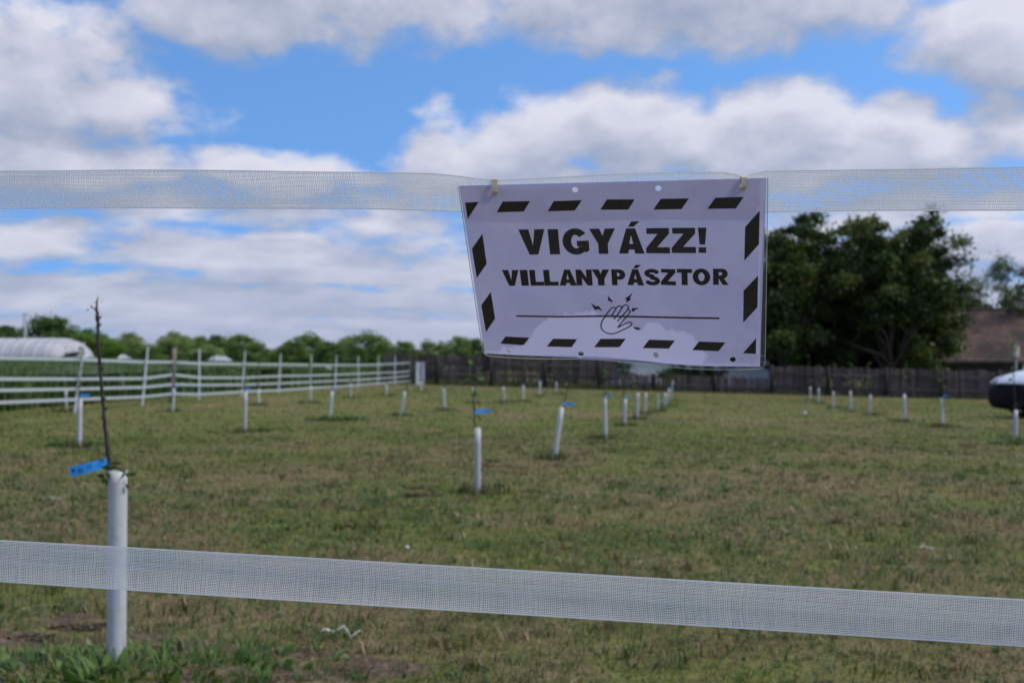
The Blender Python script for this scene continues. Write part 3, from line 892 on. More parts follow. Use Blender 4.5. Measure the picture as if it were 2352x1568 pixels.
# laminate: clear border round the sheet with rounded lower corners and its bright cut edge
lam = bpy.data.materials.new('laminate_film'); lam.use_nodes = True
t = NT(lam.node_tree); out = t.n['Material Output']; t.n.remove(t.n['Principled BSDF'])
tb = t.new('ShaderNodeBsdfTransparent'); tb.inputs[0].default_value = (.86, .88, .90, 1)
gl = t.new('ShaderNodeBsdfGlossy'); gl.inputs['Roughness'].default_value = .12; gl.inputs[0].default_value = (.9, .9, .9, 1)
df = t.new('ShaderNodeBsdfDiffuse'); df.inputs[0].default_value = (.7, .7, .72, 1)
fr = t.new('ShaderNodeFresnel'); fr.inputs[0].default_value = 1.5
m1 = t.new('ShaderNodeMixShader'); t.l.new(fr.outputs[0], m1.inputs[0]); t.l.new(tb.outputs[0], m1.inputs[1]); t.l.new(gl.outputs[0], m1.inputs[2])
m2 = t.new('ShaderNodeMixShader'); m2.inputs[0].default_value = .10; t.l.new(m1.outputs[0], m2.inputs[1]); t.l.new(df.outputs[0], m2.inputs[2])
t.l.new(m2.outputs[0], out.inputs[0])
rc = .0075
def round_rect(u0, v0, u1, v1):
    ru, rv = rc / .302, rc / SIGN_H
    o = [(u0, v0), (u1, v0)]
    o += [(u1 - ru + ru * math.cos(a), v1 - rv + rv * math.sin(a)) for a in np.linspace(0, math.pi / 2, 7)]
    o += [(u0 + ru + ru * math.cos(a), v1 - rv + rv * math.sin(a)) for a in np.linspace(math.pi / 2, math.pi, 7)]
    return o
outl = round_rect(-.001, .0, 1.0, 1.0)
def dens_poly(pl, step=.02):
    o = []
    for p, q in zip(pl, pl[1:] + pl[:1]):
        n = max(1, int(math.hypot(q[0] - p[0], q[1] - p[1]) / step))
        o += [(p[0] + (q[0] - p[0]) * k / n, p[1] + (q[1] - p[1]) * k / n) for k in range(n)]
    return o
PAPo = [(PAP[0][0] + .0004, -.01), (PAP[1][0] - .0004, -.01), (PAP[2][0] - .0004, PAP[2][1] - .0006), (PAP[3][0] + .0004, PAP[3][1] - .0006)]
uvp, fp = region([dens_poly(outl)], [dens_poly(PAPo)])
sign_mesh('laminate_border', uvp, fp, lam, .00012)
edge = dens_poly(outl[1:], .02)
edge = edge[:edge.index(outl[-1]) + 1] + [(-.001, .5), (-.001, 0.0)] if outl[-1] in edge else edge
M['edge'] = translucent_mix('cut_edge', (.66, .66, .62), fac=.4, rough=.3)
V_, F_ = tube([sign_pt(u, v, .0001) - origin_sign for (u, v) in edge], .00038, 4)
mesh_obj('cut_edge', V_, F_, M['edge'], sign)

# cable ties that loop through the outer holes
for i, (hu, hv) in enumerate((HOLES[2], HOLES[3])):
    h = sign_pt(hu, hv)
    ztop = float(up_fn(np.array([h.x]), np.array([1.0]))[0, 2]) + .0022
    yt = float(up_fn(np.array([h.x]), np.array([1.0]))[0, 1])
    tie = empty('cable_tie', h)
    tag(tie, ('cream cable tie at the left end of the warning sign', 'cream cable tie at the right end of the warning sign')[i], 'cable tie', 'ties holding the sign')
    fy, by = -.0032, .0075
    zt = ztop - h.z
    lean_y = yt - h.y
    path = [(0, fy, -.0012), (0, fy - .0004, .002), (0, fy + lean_y * .55, zt * .6), (0, lean_y - .0030, zt - .0015), (0, lean_y - .001, zt), (0, lean_y + .003, zt), (0, lean_y + .0055, zt - .002), (0, by + .003, zt * .5), (0, by, 0), (0, by - .003, -.0022), (0, 0, -.0026), (0, fy + .0015, -.0024)]
    W, T = .0024, .0006
    V_, F_ = [], []
    n = len(path)
    P_ = [Vector(p) for p in path]
    for k in range(n):
        d = (P_[(k + 1) % n] - P_[k - 1]).normalized(); q = Vector((1, 0, 0)).cross(d)
        for (sx, sq) in ((-1, -1), (1, -1), (1, 1), (-1, 1)):
            V_.append(P_[k] + Vector((sx * W, 0, 0)) + q * (sq * T))
    for k in range(n):
        for j in range(4):
            F_.append((k * 4 + j, k * 4 + (j + 1) % 4, ((k + 1) % n) * 4 + (j + 1) % 4, ((k + 1) % n) * 4 + j))
    mesh_obj('strap', V_, F_, M['tie'], tie)
    MB().box((0, lean_y + .008, zt * .55), (.0062, .004, .0055)).build('ratchet_head', M['tie'], tie, bevel=.0006)

# ------------------------------------------------------------------ saplings in white guards
def guard_mesh(name, h, r, turn=400, n=30, rows=8, flare=0.0):
    """a rolled plastic sleeve that overlaps itself, with a wall thickness"""
    V, Fc = [], []
    for side in (0, 1):
        for j in range(rows + 1):
            z = h * j / rows
            for k in range(n + 1):
                a = math.radians(-55 + turn * k / n)
                rr = r * (1 + .10 * k / n) - side * .0012 + flare * (1 - j / rows) ** 2 * math.sin(a + .5)
                V.append((rr * math.cos(a), rr * math.sin(a), z + .002 * math.sin(2.2 * a) * (j == rows)))
    N = (rows + 1) * (n + 1)
    for j in range(rows):
        for k in range(n):
            a = j * (n + 1) + k
            Fc.append((a, a + 1, a + n + 2, a + n + 1))
            Fc.append((N + a, N + a + n + 1, N + a + n + 2, N + a + 1))
    for k in range(n):
        a = rows * (n + 1) + k
        Fc.append((a, a + 1, N + a + 1, N + a))
    for j in range(rows):
        for k in (0, n):
            a = j * (n + 1) + k
            Fc.append((a, a + n + 1, N + a + n + 1, N + a))
    me = bpy.data.meshes.new(name); me.from_pydata(V, [], Fc); me.polygons.foreach_set('use_smooth', [True] * len(Fc))
    me.materials.append(M['guard']); me.update()
    return me

gmm = bpy.data.materials.new('guard_plastic'); gmm.use_nodes = True
t = NT(gmm.node_tree); b = t.n['Principled BSDF']; out = t.n['Material Output']
tc = t.new('ShaderNodeTexCoord')
nz = t.noise(tc.outputs['Object'], 14, 5, .65); nf = t.noise(tc.outputs['Object'], 420, 2, .5)
ox, oy, oz = t.sep(tc.outputs['Object'])
mud = t.m('MULTIPLY', t.smooth(nz, .40, .75), t.m('SUBTRACT', 1.0, t.smooth(oz, .02, .20)))
mpg = t.new('ShaderNodeMapping'); mpg.inputs['Scale'].default_value = (1, 1, .12); t.l.new(tc.outputs['Object'], mpg.inputs[0])
ns = t.noise(mpg.outputs[0], 60, 4, .6)
c = t.mix(t.smooth(nz, .50, .72), (.70, .70, .71, 1), (.50, .52, .51, 1))
c = t.mix(t.m('MULTIPLY', t.smooth(ns, .50, .70), .55), c, (.42, .45, .47, 1))
oi = t.new('ShaderNodeObjectInfo')
c = t.mix(t.m('MULTIPLY', oi.outputs['Random'], .55), c, (.44, .43, .42, 1))
c = t.mix(t.m('MULTIPLY', mud, .9), c, (.24, .20, .14, 1))
t.l.new(c, b.inputs['Base Color']); b.inputs['Roughness'].default_value = .5
bp = t.new('ShaderNodeBump'); bp.inputs['Strength'].default_value = .25; bp.inputs['Distance'].default_value = .001
t.l.new(nf, bp.inputs['Height']); t.l.new(bp.outputs[0], b.inputs['Normal'])
tr = t.new('ShaderNodeBsdfTranslucent'); t.l.new(c, tr.inputs[0])
mx = t.new('ShaderNodeMixShader'); mx.inputs[0].default_value = .22
t.l.new(b.outputs[0], mx.inputs[1]); t.l.new(tr.outputs[0], mx.inputs[2]); t.l.new(mx.outputs[0], out.inputs[0])
M['guard'] = gmm

def stem_mesh(name, L, r0, r1, seed, sway=.02, buds=10):
    rd = random.Random(seed)
    n = 22
    ph = rd.uniform(0, 6)
    path = [Vector((sway * math.sin(ph + 3.1 * k / n) * k / n + rd.uniform(-1, 1) * .0018, sway * math.cos(ph * 1.7 + 2.3 * k / n) * k / n + rd.uniform(-1, 1) * .0018, L * k / n)) for k in range(n + 1)]
    off0 = path[0].copy(); path = [p - off0 for p in path]
    radii = [(r0 + (r1 - r0) * k / n) * rd.uniform(.88, 1.2) for k in range(n + 1)]
    m = MB().tube(path, radii, 7)
    for k in range(buds):
        i = rd.randint(3, n); p = path[i]; a = rd.uniform(0, 6.28)
        d = Vector((math.cos(a), math.sin(a), .9))
        m.tube([p, p + d * radii[i] * 1.2, p + d * radii[i] * 2.3], [radii[i] * .55, radii[i] * .5, radii[i] * .12], 5)
    return m, path

def leaf_bits(points, size, n, seed, colr):
    """small leaves gathered round the given points, one mesh"""
    rd = np.random.default_rng(seed)
    P = np.array([tuple(p) for p in points])
    P = P[rd.integers(0, len(P), n)] + rd.normal(0, size * .55, (n, 3))
    return leaf_cards(P, size * rd.uniform(.6, 1.2, n), np.array(colr)[rd.integers(0, len(colr), n)] * rd.uniform(.7, 1.2, n)[:, None], rd)

def leaf_cards(P, size, colr, rd, up=.25):
    """folded leaf: 6 vertices, 4 triangles"""
    n = len(P)
    d = rd.normal(0, 1, (n, 3)); d[:, 2] = d[:, 2] * .6 - up; d /= np.linalg.norm(d, axis=1, keepdims=True)
    q = rd.normal(0, 1, (n, 3)); s = np.cross(d, q); s /= np.linalg.norm(s, axis=1, keepdims=True)
    nn = np.cross(d, s)
    sz = size[:, None]
    V = np.stack([P, P + d * sz * .45 + s * sz * .30 + nn * sz * .10, P + d * sz, P + d * sz * .45 - s * sz * .30 + nn * sz * .10], 1)
    k = (np.arange(n) * 4)[:, None]
    T = np.stack([k + [0, 1, 2], k + [0, 2, 3]], 1).reshape(-1, 3)
    C = np.ones((n, 4, 4)); C[:, :, :3] = colr[:, None, :]
    return V.reshape(-1, 3), T, C.reshape(-1, 4)

BUD = [(.12, .20, .04), (.17, .25, .06), (.09, .16, .03)]
GREEN_D = [(.030, .062, .016), (.045, .085, .02), (.06, .105, .028)]

guard_v = [guard_mesh('guard', .55, .0225, tn, 22, 4) for tn in (395, 410, 380)]
stem_v = []
for i in range(5):
    m, path = stem_mesh('stem', 1.0, .0075, .0035, 50 + i, .05, 8)
    o = m.build('stem', M['stem'], None, True)
    lf = leaf_bits([path[-1], path[-3], path[-6], path[-9]], .05, 16, 70 + i, BUD)
    bl = leaf_bits([path[-13], path[-12]], .035, 9, 90 + i, GREEN_D)
    stem_v.append((o.data, fast_mesh('leaf_cluster', *lf[:2], M['leaf'], lf[2]), fast_mesh('leaf_cluster', *bl[:2], M['leaf'], bl[2])))
    bpy.data.objects.remove(o)
def tag_build(L=.11, H=.026):
    m = MB()
    V_, F_ = [], []
    n = 8
    for k in range(n + 1):
        x = L * k / n; y = .006 * math.sin(k / n * 3)
        for z in (-H / 2, H / 2):
            for dy in (-.0005, .0005): V_.append((x, y + dy, z))
    for k in range(n):
        a = k * 4
        F_ += [(a, a + 4, a + 6, a + 2), (a + 1, a + 3, a + 7, a + 5), (a, a + 1, a + 5, a + 4), (a + 2, a + 6, a + 7, a + 3)]
    F_ += [(0, 2, 3, 1), (n * 4, n * 4 + 1, n * 4 + 3, n * 4 + 2)]
    m.add(V_, F_)
    o = m.build('name_tag', M['tag_blue']); me = o.data; bpy.data.objects.remove(o)
    return me
tag_me = tag_build()

def sapling(bx, by, tx, ty, label, tagdir=None, stem_top=None, var=0, grp='young trees planted in white guards', name='sapling'):
    """base and top of the guard in the picture; stem_top: y of the stem tip in the picture"""
    g = ground(bx, by)
    top = pt(tx, ty, g.y)
    h = (top - g).length
    root = empty(name, g)
    ax = (top - g).normalized()
    rx = math.atan2(-0.0, 1); ry = math.atan2(ax.x, ax.z)
    root.rotation_euler = (0, ry, 0)
    gd = add('guard', guard_v[var % 3], root); gd.scale = (1, 1, h / .55); gd.rotation_euler = (0, 0, var * 1.3)
    st = stem_v[var % 5]
    slen = (h + .75) if stem_top is None else (by - stem_top) * g.y / F
    s_ = add('stem', st[0], root); s_.scale = (1, 1, slen); s_.location = (.004, 0, 0); s_.rotation_euler = (0, 0, var * 2.1)
    l1 = add('leaf_cluster', st[1], s_); l1['kind'] = 'stuff'
    s2 = add('leaf_cluster', st[2], root); s2.location = (0, 0, h - .40 * 1.0 + .0); s2['kind'] = 'stuff'
    if tagdir:
        tg = add('name_tag', tag_me, root); tg.location = (.006 * tagdir, -.02, h + .035) if by != 1132 else (-.018, -.012, h + .112); tg.scale = (1, 1, 1) if g.y < 14 else (.7, 1, .85)
        tg.rotation_euler = (0, random.uniform(-.15, .1) * tagdir, 0 if tagdir > 0 else math.pi)
    tag(root, label, 'sapling', grp)
    return root

ORD = ['first', 'second', 'third', 'fourth', 'fifth', 'sixth', 'seventh', 'eighth', 'ninth', 'tenth', 'eleventh']
mid = [(1097, 1132, 1097, 982, 1, 845), (1273, 1055, 1290, 935, 1, 850), (1391, 1008, 1388, 914, 1, 850), (1434, 978, 1436, 916, 1, 850), (1463, 963, 1465, 901, 0, 845),
       (1481, 951, 1484, 902, 0, 848), (1511, 945, 1513, 904, 0, 850), (1524, 936, 1529, 902, 0, 850), (1532, 930, 1537, 892, 1, 850), (1540, 921, 1546, 874, 0, 840)]
midlab = ['tall sapling in white guard with bright blue tag below the left corner of the sign',
          'right-leaning white-guarded sapling with blue tag below the sign, second in the middle row',
          'white-guarded sapling with blue tag below the sign symbol, third in the middle row']
for i, (bx, by, tx, ty, td, stp) in enumerate(mid):
    lab = midlab[i] if i < 3 else f'white-guarded sapling below the sign, {ORD[i]} from the camera in the middle row'
    sapling(bx, by, tx, ty, lab, td, stp, i)
leftrow = [(182, 1027, 184, 915, 1, 800), (562, 993, 564, 900, 1, 810), (757, 965, 763, 898, 1, 810), (920, 955, 930, 899, 0, 800), (1021, 943, 1019, 891, 0, 800), (1089, 926, 1087, 889, 0, 810)]
leftlab = ['white-guarded sapling with blue tag, leftmost in the second row',
           'white-guarded sapling with dark blue tag, second from left in the second row',
           'white-guarded sapling with blue tag beside a dark weed tuft, third in the second row',
           'white-guarded sapling leaning right over bare soil, fourth in the second row',
           'white-guarded sapling, fifth from left in the second row, in front of the plank fence',
           'white-guarded sapling close behind the tall blue-tagged one, last in the second row']
for i, (bx, by, tx, ty, td, stp) in enumerate(leftrow): sapling(bx, by, tx, ty, leftlab[i], td, stp, i + 2)
far = [(152, 945, 151, 894, 0), (396, 946, 400, 893, 1), (594, 931, 594, 894, 0), (713, 926, 714, 886, 0), (806, 914, 805, 880, 0), (888, 909, 888, 884, 0), (968, 900, 966, 876, 0),
       (1158, 925, 1156, 888, 0), (1202, 923, 1202, 885, 0), (1240, 910, 1240, 877, 1), (1277, 905, 1278, 877, 0)]
farlab = ['white-guarded sapling at the far left in front of the white tape fence',
          'white-guarded sapling with blue tag standing at the brown wooden fence post',
          'small white-guarded sapling between two white fence posts, third in the far row',
          'white-guarded sapling standing against a white fence post, fourth in the far row',
          'small white-guarded sapling near the white flag on the fence, fifth in the far row',
          'small white-guarded sapling below the far end of the white fence, sixth in the far row',
          'small white-guarded sapling in front of the bent white panel',
          'white-guarded sapling right of the tall stem below the sign, eighth in the far row',
          'white-guarded sapling below the sign, ninth in the far row',
          'white-guarded sapling with blue tag close to the plank fence, tenth in the far row',
          'white-guarded sapling close to the plank fence, last of the far row']
for i, (bx, by, tx, ty, td) in enumerate(far): sapling(bx, by, tx, ty, farlab[i], td, None, i + 1)
right = [(1861, 920, 1861, 888, 0), (1881, 926, 1880, 891, 0), (1914, 938, 1914, 899, 0), (1955, 946, 1953, 898, 0), (1998, 954, 1999, 906, 0), (2078, 969, 2077, 905, 0), (2164, 981, 2164, 914, 1), (2332, 1014, 2333, 941, 0)]
for i, (bx, by, tx, ty, td) in enumerate(right):
    lab = (f'white-guarded sapling in the right row, {ORD[i]} from the fence end' if i < 6 else
           ('white-guarded sapling with dark blue tag in the right row', 'nearest white-guarded sapling of the right row, in front of the car')[i - 6])
    sapling(bx, by, tx, ty, lab, td, 838 if i != 7 else 780, i)
behind = [(1410, 893, 1410, 866), (1235, 884, 1235, 860), (1730, 893, 1730, 862)]
for i, (bx, by, tx, ty) in enumerate(behind):
    sapling(bx, by, tx, ty, ('lone white-guarded sapling at the fence foot below the pale wall', 'faint white-guarded sapling at the plank fence behind the tenth of the far row', 'lone white-guarded sapling at the fence foot right of the middle row')[i], 0, None, i)

gpos = [o.location.copy() for o in bpy.data.objects if o.name.startswith('sapling') and o.parent is None]
X, Y = [], []
for p in gpos:
    kk = int(150 / max(1, p.y / 14)) + 26
    rr_ = (.035 + np.abs(rng.normal(0, .07, kk))) * (1 + p.y / 60); aa_ = rng.uniform(0, 6.283, kk)
    X.append(p.x + rr_ * np.cos(aa_) * 1.3); Y.append(p.y + rr_ * np.sin(aa_))
X = np.concatenate(X); Y = np.concatenate(Y); n = len(X)
c = np.concatenate([GREENS, STRAWS[:2]])[rng.integers(0, 7, n)] * rng.uniform(.55, 1.0, n)[:, None]
v, f_, cc = blades(X, Y, terrain(X, Y), rng.uniform(.03, .11, n), rng.uniform(.004, .008, n) * (1 + Y / 14), rng.uniform(.1, 1.2, n), c)
tag(add('guard_grass', fast_mesh('guard_grass', v, f_, M['blade'], cc)), 'longer unmown grass round the feet of the white guards', 'grass', None, 'stuff')

# --- the near one, leaning bare stem, large blue tag
g = ground(267, 1527)
near = empty('sapling', g)
tag(near, 'nearest sapling at left: bare brown stem and blue tag above a tall white guard', 'sapling', 'young trees planted in white guards')
h1 = (pt(267, 1080, g.y) - g).length
go_ = add('guard', guard_mesh('guard', h1, .0262, 402, 48, 16, .0012), near); go_.rotation_euler = (0, .0, math.radians(20))
P0 = pt(250, 1062, g.y) - g; P1 = pt(224, 700, g.y) - g
ctrl = [(252, 1075), (248, 1040), (241, 975), (236, 920), (230, 850), (227, 790), (224, 740), (222, 705)]
ctrl = [pt(x, y, g.y) - g for (x, y) in ctrl]
path = [Vector((.002, 0, .02)), Vector((-.010, 0, h1 * .5))] + ctrl
fine = []
for a, b_ in zip(path[:-1], path[1:]):
    for k in range(5):
        p = a.lerp(b_, k / 5); fine.append(p + Vector((random.uniform(-1, 1), random.uniform(-1, 1), 0)) * .0016)
fine.append(path[-1])
rad = [(.0068 - .0022 * i / len(fine)) * random.uniform(.85, 1.22) for i in range(len(fine))]
m = MB().tube(fine, rad, 9)
for k in range(16):
    i = random.randint(14, len(fine) - 3); p = fine[i]; a = random.uniform(0, 6.28)
    d = Vector((math.cos(a), math.sin(a) * .5, .8)).normalized()
    m.tube([p, p + d * .009, p + d * .015], [.0042, .0038, .001], 6)
tip = fine[-1]
m.tube([tip - Vector((0, 0, .006)), tip + Vector((.001, 0, .02)), tip + Vector((.005, 0, .032))], [.0034, .0024, .0008], 6)
m.tube([tip - Vector((0, 0, .010)), tip + Vector((-.010, 0, -.004)), tip + Vector((-.020, 0, .006))], [.0028, .0018, .0007], 6)
stm = m.build('stem', M['stem'], near, True)
lv = leaf_bits([tip + Vector((-.012, 0, .0)), tip + Vector((.003, 0, .014))], .011, 9, 5, [(.20, .24, .10), (.26, .28, .14)])
add('bud', fast_mesh('bud', *lv[:2], M['leaf'], lv[2]), stm)['kind'] = 'stuff'
lv = leaf_bits([Vector((x, y, h1 - .012)) for x in (-.018, -.006, .004, .014) for y in (-.012, .01)], .030, 46, 6, GREEN_D)
add('leaf_cluster', fast_mesh('leaf_cluster', *lv[:2], M['leaf'], lv[2]), near)['kind'] = 'stuff'
tg = add('name_tag', tag_build(.115, .030), near)
ta = pt(250, 1062, g.y) - g
tg.location = ta + Vector((0, -.012, 0)); tg.rotation_euler = (0, math.radians(14), math.pi)
mk = MB()
mk.tube([(.103, .0078, .003), (.103, .0066, .003)], .0045, 10)
for (x, z) in ((.088, -.004), (.083, -.002), (.078, -.005), (.060, .002), (.054, .0), (.049, .003)):
    mk.box((x, .0062, z), (.0016, .0006, .012)); mk.box((x - .002, .0062, z + .005), (.004, .0006, .0014))
mo = mk.build('handwriting', M['tag_ink'], tg)
MB().tube([(.002, -.004, 0), (-.004, .0, .004), (-.010, .006, 0), (-.004, .012, -.004), (.002, .006, 0)], .0012, 6).build('tie_wire', M['tag_ink'], tg)

# --- weeds at some of the guards
gn = ground(267, 1527)
weed('weed_clump', (gn.x + .06, gn.y - .12, gn.z), .34, .12, 420, 'leafy green weeds crowding the foot of the nearest white guard', .7)
weed('weed_clump', (gn.x + .34, gn.y + .03, gn.z), .30, .13, 170, 'strappy green weeds right of the nearest white guard', .2)
weed('weed_clump', (gn.x - .24, gn.y - .12, gn.z), .28, .08, 170, 'low green weeds left of the nearest white guard', .7)
for (x, y, r, hh, n, lab) in ((775, 965, .40, .18, 320, 'dark green weed tuft at the third guard of the second row'),
                              (150, 1024, .16, .16, 150, 'dark weed tuft left of the leftmost guard in the second row'), (215, 1022, .16, .10, 90, 'small weed tuft right of the leftmost guard in the second row'),
                              (592, 990, .22, .11, 150, 'grey green weed tuft beside the second guard of the second row'), (2325, 1020, .25, .14, 200, 'green weed tuft at the nearest guard of the right row'),
                              (2190, 980, .5, .06, 160, 'bright low weeds spreading by the blue-tagged guard of the right row'), (800, 1455, .10, .05, 140, 'leafy weed patch behind the white plastic scrap in the foreground'),
                              (640, 1470, .12, .04, 90, 'small weed patch left of the white plastic scrap'), (800, 1235, .14, .05, 150, 'dark green weed patch in the open grass above the lower tape')):
    p = ground(x, y); weed('weed_clump', p, r, hh, n, lab, .35, .85)

# --- litter and clods
def strip(name, pts_px, wd, label):
    P = [ground(*p) for p in pts_px]; o0 = P[0].copy()
    V_, F_ = [], []
    for i, p in enumerate(P):
        z = .018 + .010 * math.sin(i * 1.9)
        for (dy, dz) in ((-wd / 2, 0), (0, wd * .35), (wd / 2, .002)):
            V_.append(p - o0 + Vector((0, dy, z + dz)))
    n = len(P)
    for i in range(n - 1):
        for j in range(2):
            a = i * 3 + j; F_.append((a, a + 1, a + 4, a + 3))
    o = mesh_obj(name, V_, F_, M['scrap'], None, True); o.location = o0
    sol = o.modifiers.new('thick', 'SOLIDIFY'); sol.thickness = .0012
    tag(o, label, 'litter'); return o
strip('plastic_scrap', [(735, 1466), (748, 1463), (765, 1459), (775, 1456), (790, 1457), (800, 1463), (806, 1472), (815, 1473), (828, 1464)], .012, 'twisted scrap of white plastic lying in the foreground grass')
strip('plastic_scrap', [(100, 1151), (112, 1150), (122, 1148), (134, 1149), (141, 1153)], .010, 'pale plastic scrap in the grass left of the nearest guard')
strip('plastic_scrap', [(2110, 1268), (2120, 1266), (2135, 1264), (2150, 1265)], .006, 'pale thin scrap in the grass above the right half of the lower tape')
for (x, y, r, lab) in ((935, 1268, .011, 'small white pebble in the grass above the lower tape'), (1848, 950, .045, 'small white lump in the grass before the right row'), (1865, 899, .12, 'pinkish stone at the foot of the plank fence')):
    p = ground(x, y)
    bm = bmesh.new(); bmesh.ops.create_icosphere(bm, subdivisions=2, radius=r)
    for v in bm.verts: v.co = v.co * random.uniform(.85, 1.15); v.co.z *= .7
    me = bpy.data.meshes.new('pebble'); bm.to_mesh(me); bm.free(); me.materials.append(M['scrap'])
    o = add('pebble', me); o.location = p + Vector((0, 0, r * .5 + (.02 if y > 1000 else 0))); tag(o, lab, 'stone')
M['soil'] = varied('soil_clod', (.045, .032, .022), (.14, .10, .07), 60, .95, bump=1.0)
for (x, y, r, lab) in ((968, 1139, .07, 'dark soil clod beside the tall blue-tagged sapling'), (60, 1462, .04, 'dark clod of turned soil at the left edge'), (185, 1440, .05, 'dark clod of turned soil behind the nearest guard'), (310, 1470, .045, 'small dark soil clod right of the nearest guard')):
    p = ground(x, y)
    bm = bmesh.new(); bmesh.ops.create_icosphere(bm, subdivisions=5, radius=1)
    for v in bm.verts:
        k = .30 + 1.3 * float(fbm(v.co.x * 1.6 + 3, v.co.y + v.co.z * 1.3 + 7, 3.6, int(x), 5))
        v.co = Vector((v.co.x * r * 2.0 * k, v.co.y * r * k, v.co.z * r * .30 * k ** 1.6))
    me = bpy.data.meshes.new('soil_clod'); bm.to_mesh(me); bm.free(); me.materials.append(M['soil'])
    o = add('soil_clod', me); o.location = p; tag(o, lab, 'soil clod')

# ------------------------------------------------------------------ white tape fence on the left
POSTS = [(172, 941, 193, 787, 0), (327, 932, 340, 796, 0), (395, 945, 401, 798, 1), (458, 924, 458, 802, 0), (556, 908, 563, 807, 0), (640, 911, 645, 812, 0), (714, 914, 715, 813, 0),
         (770, 902, 773, 815, 0), (823, 896, 823, 817, 0), (868, 893, 869, 817, 0), (907, 887, 908, 816, 0), (942, 882, 943, 817, 0)]
# plan of the fence line, fitted through the first and last posts
ga = ground(327, 932); gz_ = ground(942, 882)
def fence_plan(x):
    """where the column x of the picture meets the fence line"""
    k = (x - CX) / F
    dX, dY = gz_.x - ga.x, gz_.y - ga.y
    s_ = (k * ga.y - ga.x) / (dX - k * dY)
    return Vector((ga.x + dX * s_, ga.y + dY * s_, 0))
pw = ['white plastic fence post leaning right, nearest the left edge', 'white plastic fence post leaning right, just left of the brown wooden post', None,
      'white plastic fence post just right of the brown wooden post', 'fifth white fence post from the left, slightly leaning', 'sixth white fence post from the left',
      'white fence post just left of the white flag', 'white fence post just right of the white flag', 'ninth white fence post from the left', 'tenth white fence post from the left',
      'last but one white fence post before the fence corner', 'white corner post at the far end of the tape fence']
TAPES_PX = [  # x, then y of the four tapes
    (-200, 819, 868, 899, 934), (0, 822, 870, 896, 924), (172, 825, 870, 893, 917), (330, 831, 869, 889, 911), (398, 831, 860, 882, 904), (458, 835, 867, 884, 905), (560, 836, 867, 883, 899),
    (645, 837, 863, 880, 896), (714, 838, 862, 877, 891), (772, 838, 860, 874, 888), (823, 838, 858, 872, 884), (869, 837, 856, 869, 880), (908, 835, 855, 866, 877), (943, 833, 852, 862, 875)]
for i, (bx, by, tx, ty, wood) in enumerate(POSTS):
    p = fence_plan(bx); p.z = tz(p.x, p.y)
    top = pt(tx, ty, p.y)
    root = empty('wooden_fence_post' if wood else 'fence_post', p)
    d = top - p; d.y = 0
    if wood:
        bm_ = MB().tube([(0, 0, -.05), d * .3, d * .7, d], [.055, .052, .048, .045], 9).build('pole', M['post_wood'], root, True)
        tag(root, 'brown round wooden post among the white posts of the tape fence', 'fence post')
    else:
        w_ = .022
        m = MB()
        V_ = []
        for z in (0, 1):
            for (a, c_) in ((-1, -.35), (-.35, -.35), (-.35, -1), (.35, -1), (.35, -.35), (1, -.35), (1, .35), (-1, .35)):
                V_.append(Vector((a * w_ * (1 - .25 * z), c_ * w_, 0)) + d * z - Vector((0, 0, .03 * (1 - z))))
        m.add(V_, [tuple(range(8)), tuple(range(15, 7, -1))] + [(k, k + 8, (k + 1) % 8 + 8, (k + 1) % 8) for k in range(8)])
        m.build('pole', M['post_white'], root)
        tag(root, pw[i], 'fence post', 'white posts of the tape fence')
    # insulator clips that hold the tapes
    xs = [q[0] for q in TAPES_PX]
    for j in range(4):
        yj = float(np.interp(bx, xs, [q[1 + j] for q in TAPES_PX]))
        q = pt(bx, yj, p.y) - p
        q.x = d.x * q.z / d.z
        MB().box(q + Vector((0, -.03, 0)), (.035, .03, .055)).build('tape_clip', M['post_white'], root)
tl = ['top tape of the white fence on the left', 'second tape from the top of the white fence on the left', 'third tape from the top of the white fence on the left', 'lowest tape of the white fence on the left']
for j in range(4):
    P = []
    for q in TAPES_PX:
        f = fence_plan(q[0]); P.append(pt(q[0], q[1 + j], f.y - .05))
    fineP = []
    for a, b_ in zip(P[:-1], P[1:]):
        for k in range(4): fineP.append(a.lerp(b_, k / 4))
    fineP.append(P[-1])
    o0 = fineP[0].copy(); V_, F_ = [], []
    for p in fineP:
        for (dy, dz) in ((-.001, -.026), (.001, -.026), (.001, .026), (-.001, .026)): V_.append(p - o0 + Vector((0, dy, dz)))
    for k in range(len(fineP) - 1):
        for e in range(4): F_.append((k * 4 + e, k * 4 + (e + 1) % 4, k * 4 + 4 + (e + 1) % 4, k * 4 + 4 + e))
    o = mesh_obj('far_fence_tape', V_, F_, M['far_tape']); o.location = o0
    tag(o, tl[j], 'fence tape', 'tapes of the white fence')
f = fence_plan(752)
p = pt(752, 842, f.y - .08)
V_, F_ = [], []
for k in range(5):
    for j in range(4):
        V_.append((-.10 + .05 * k + .012 * j, .02 * math.sin(k * 1.3 + j), .045 - .04 * j - .012 * k))
for k in range(4):
    for j in range(3): F_.append((k * 4 + j, k * 4 + j + 1, k * 4 + j + 5, k * 4 + j + 4))
o = mesh_obj('plastic_flag', V_, F_, M['scrap'], None, True); o.location = p
o.modifiers.new('thick', 'SOLIDIFY').thickness = .003
tag(o, 'small white sheet fluttering on the top tape of the white fence', 'flag')

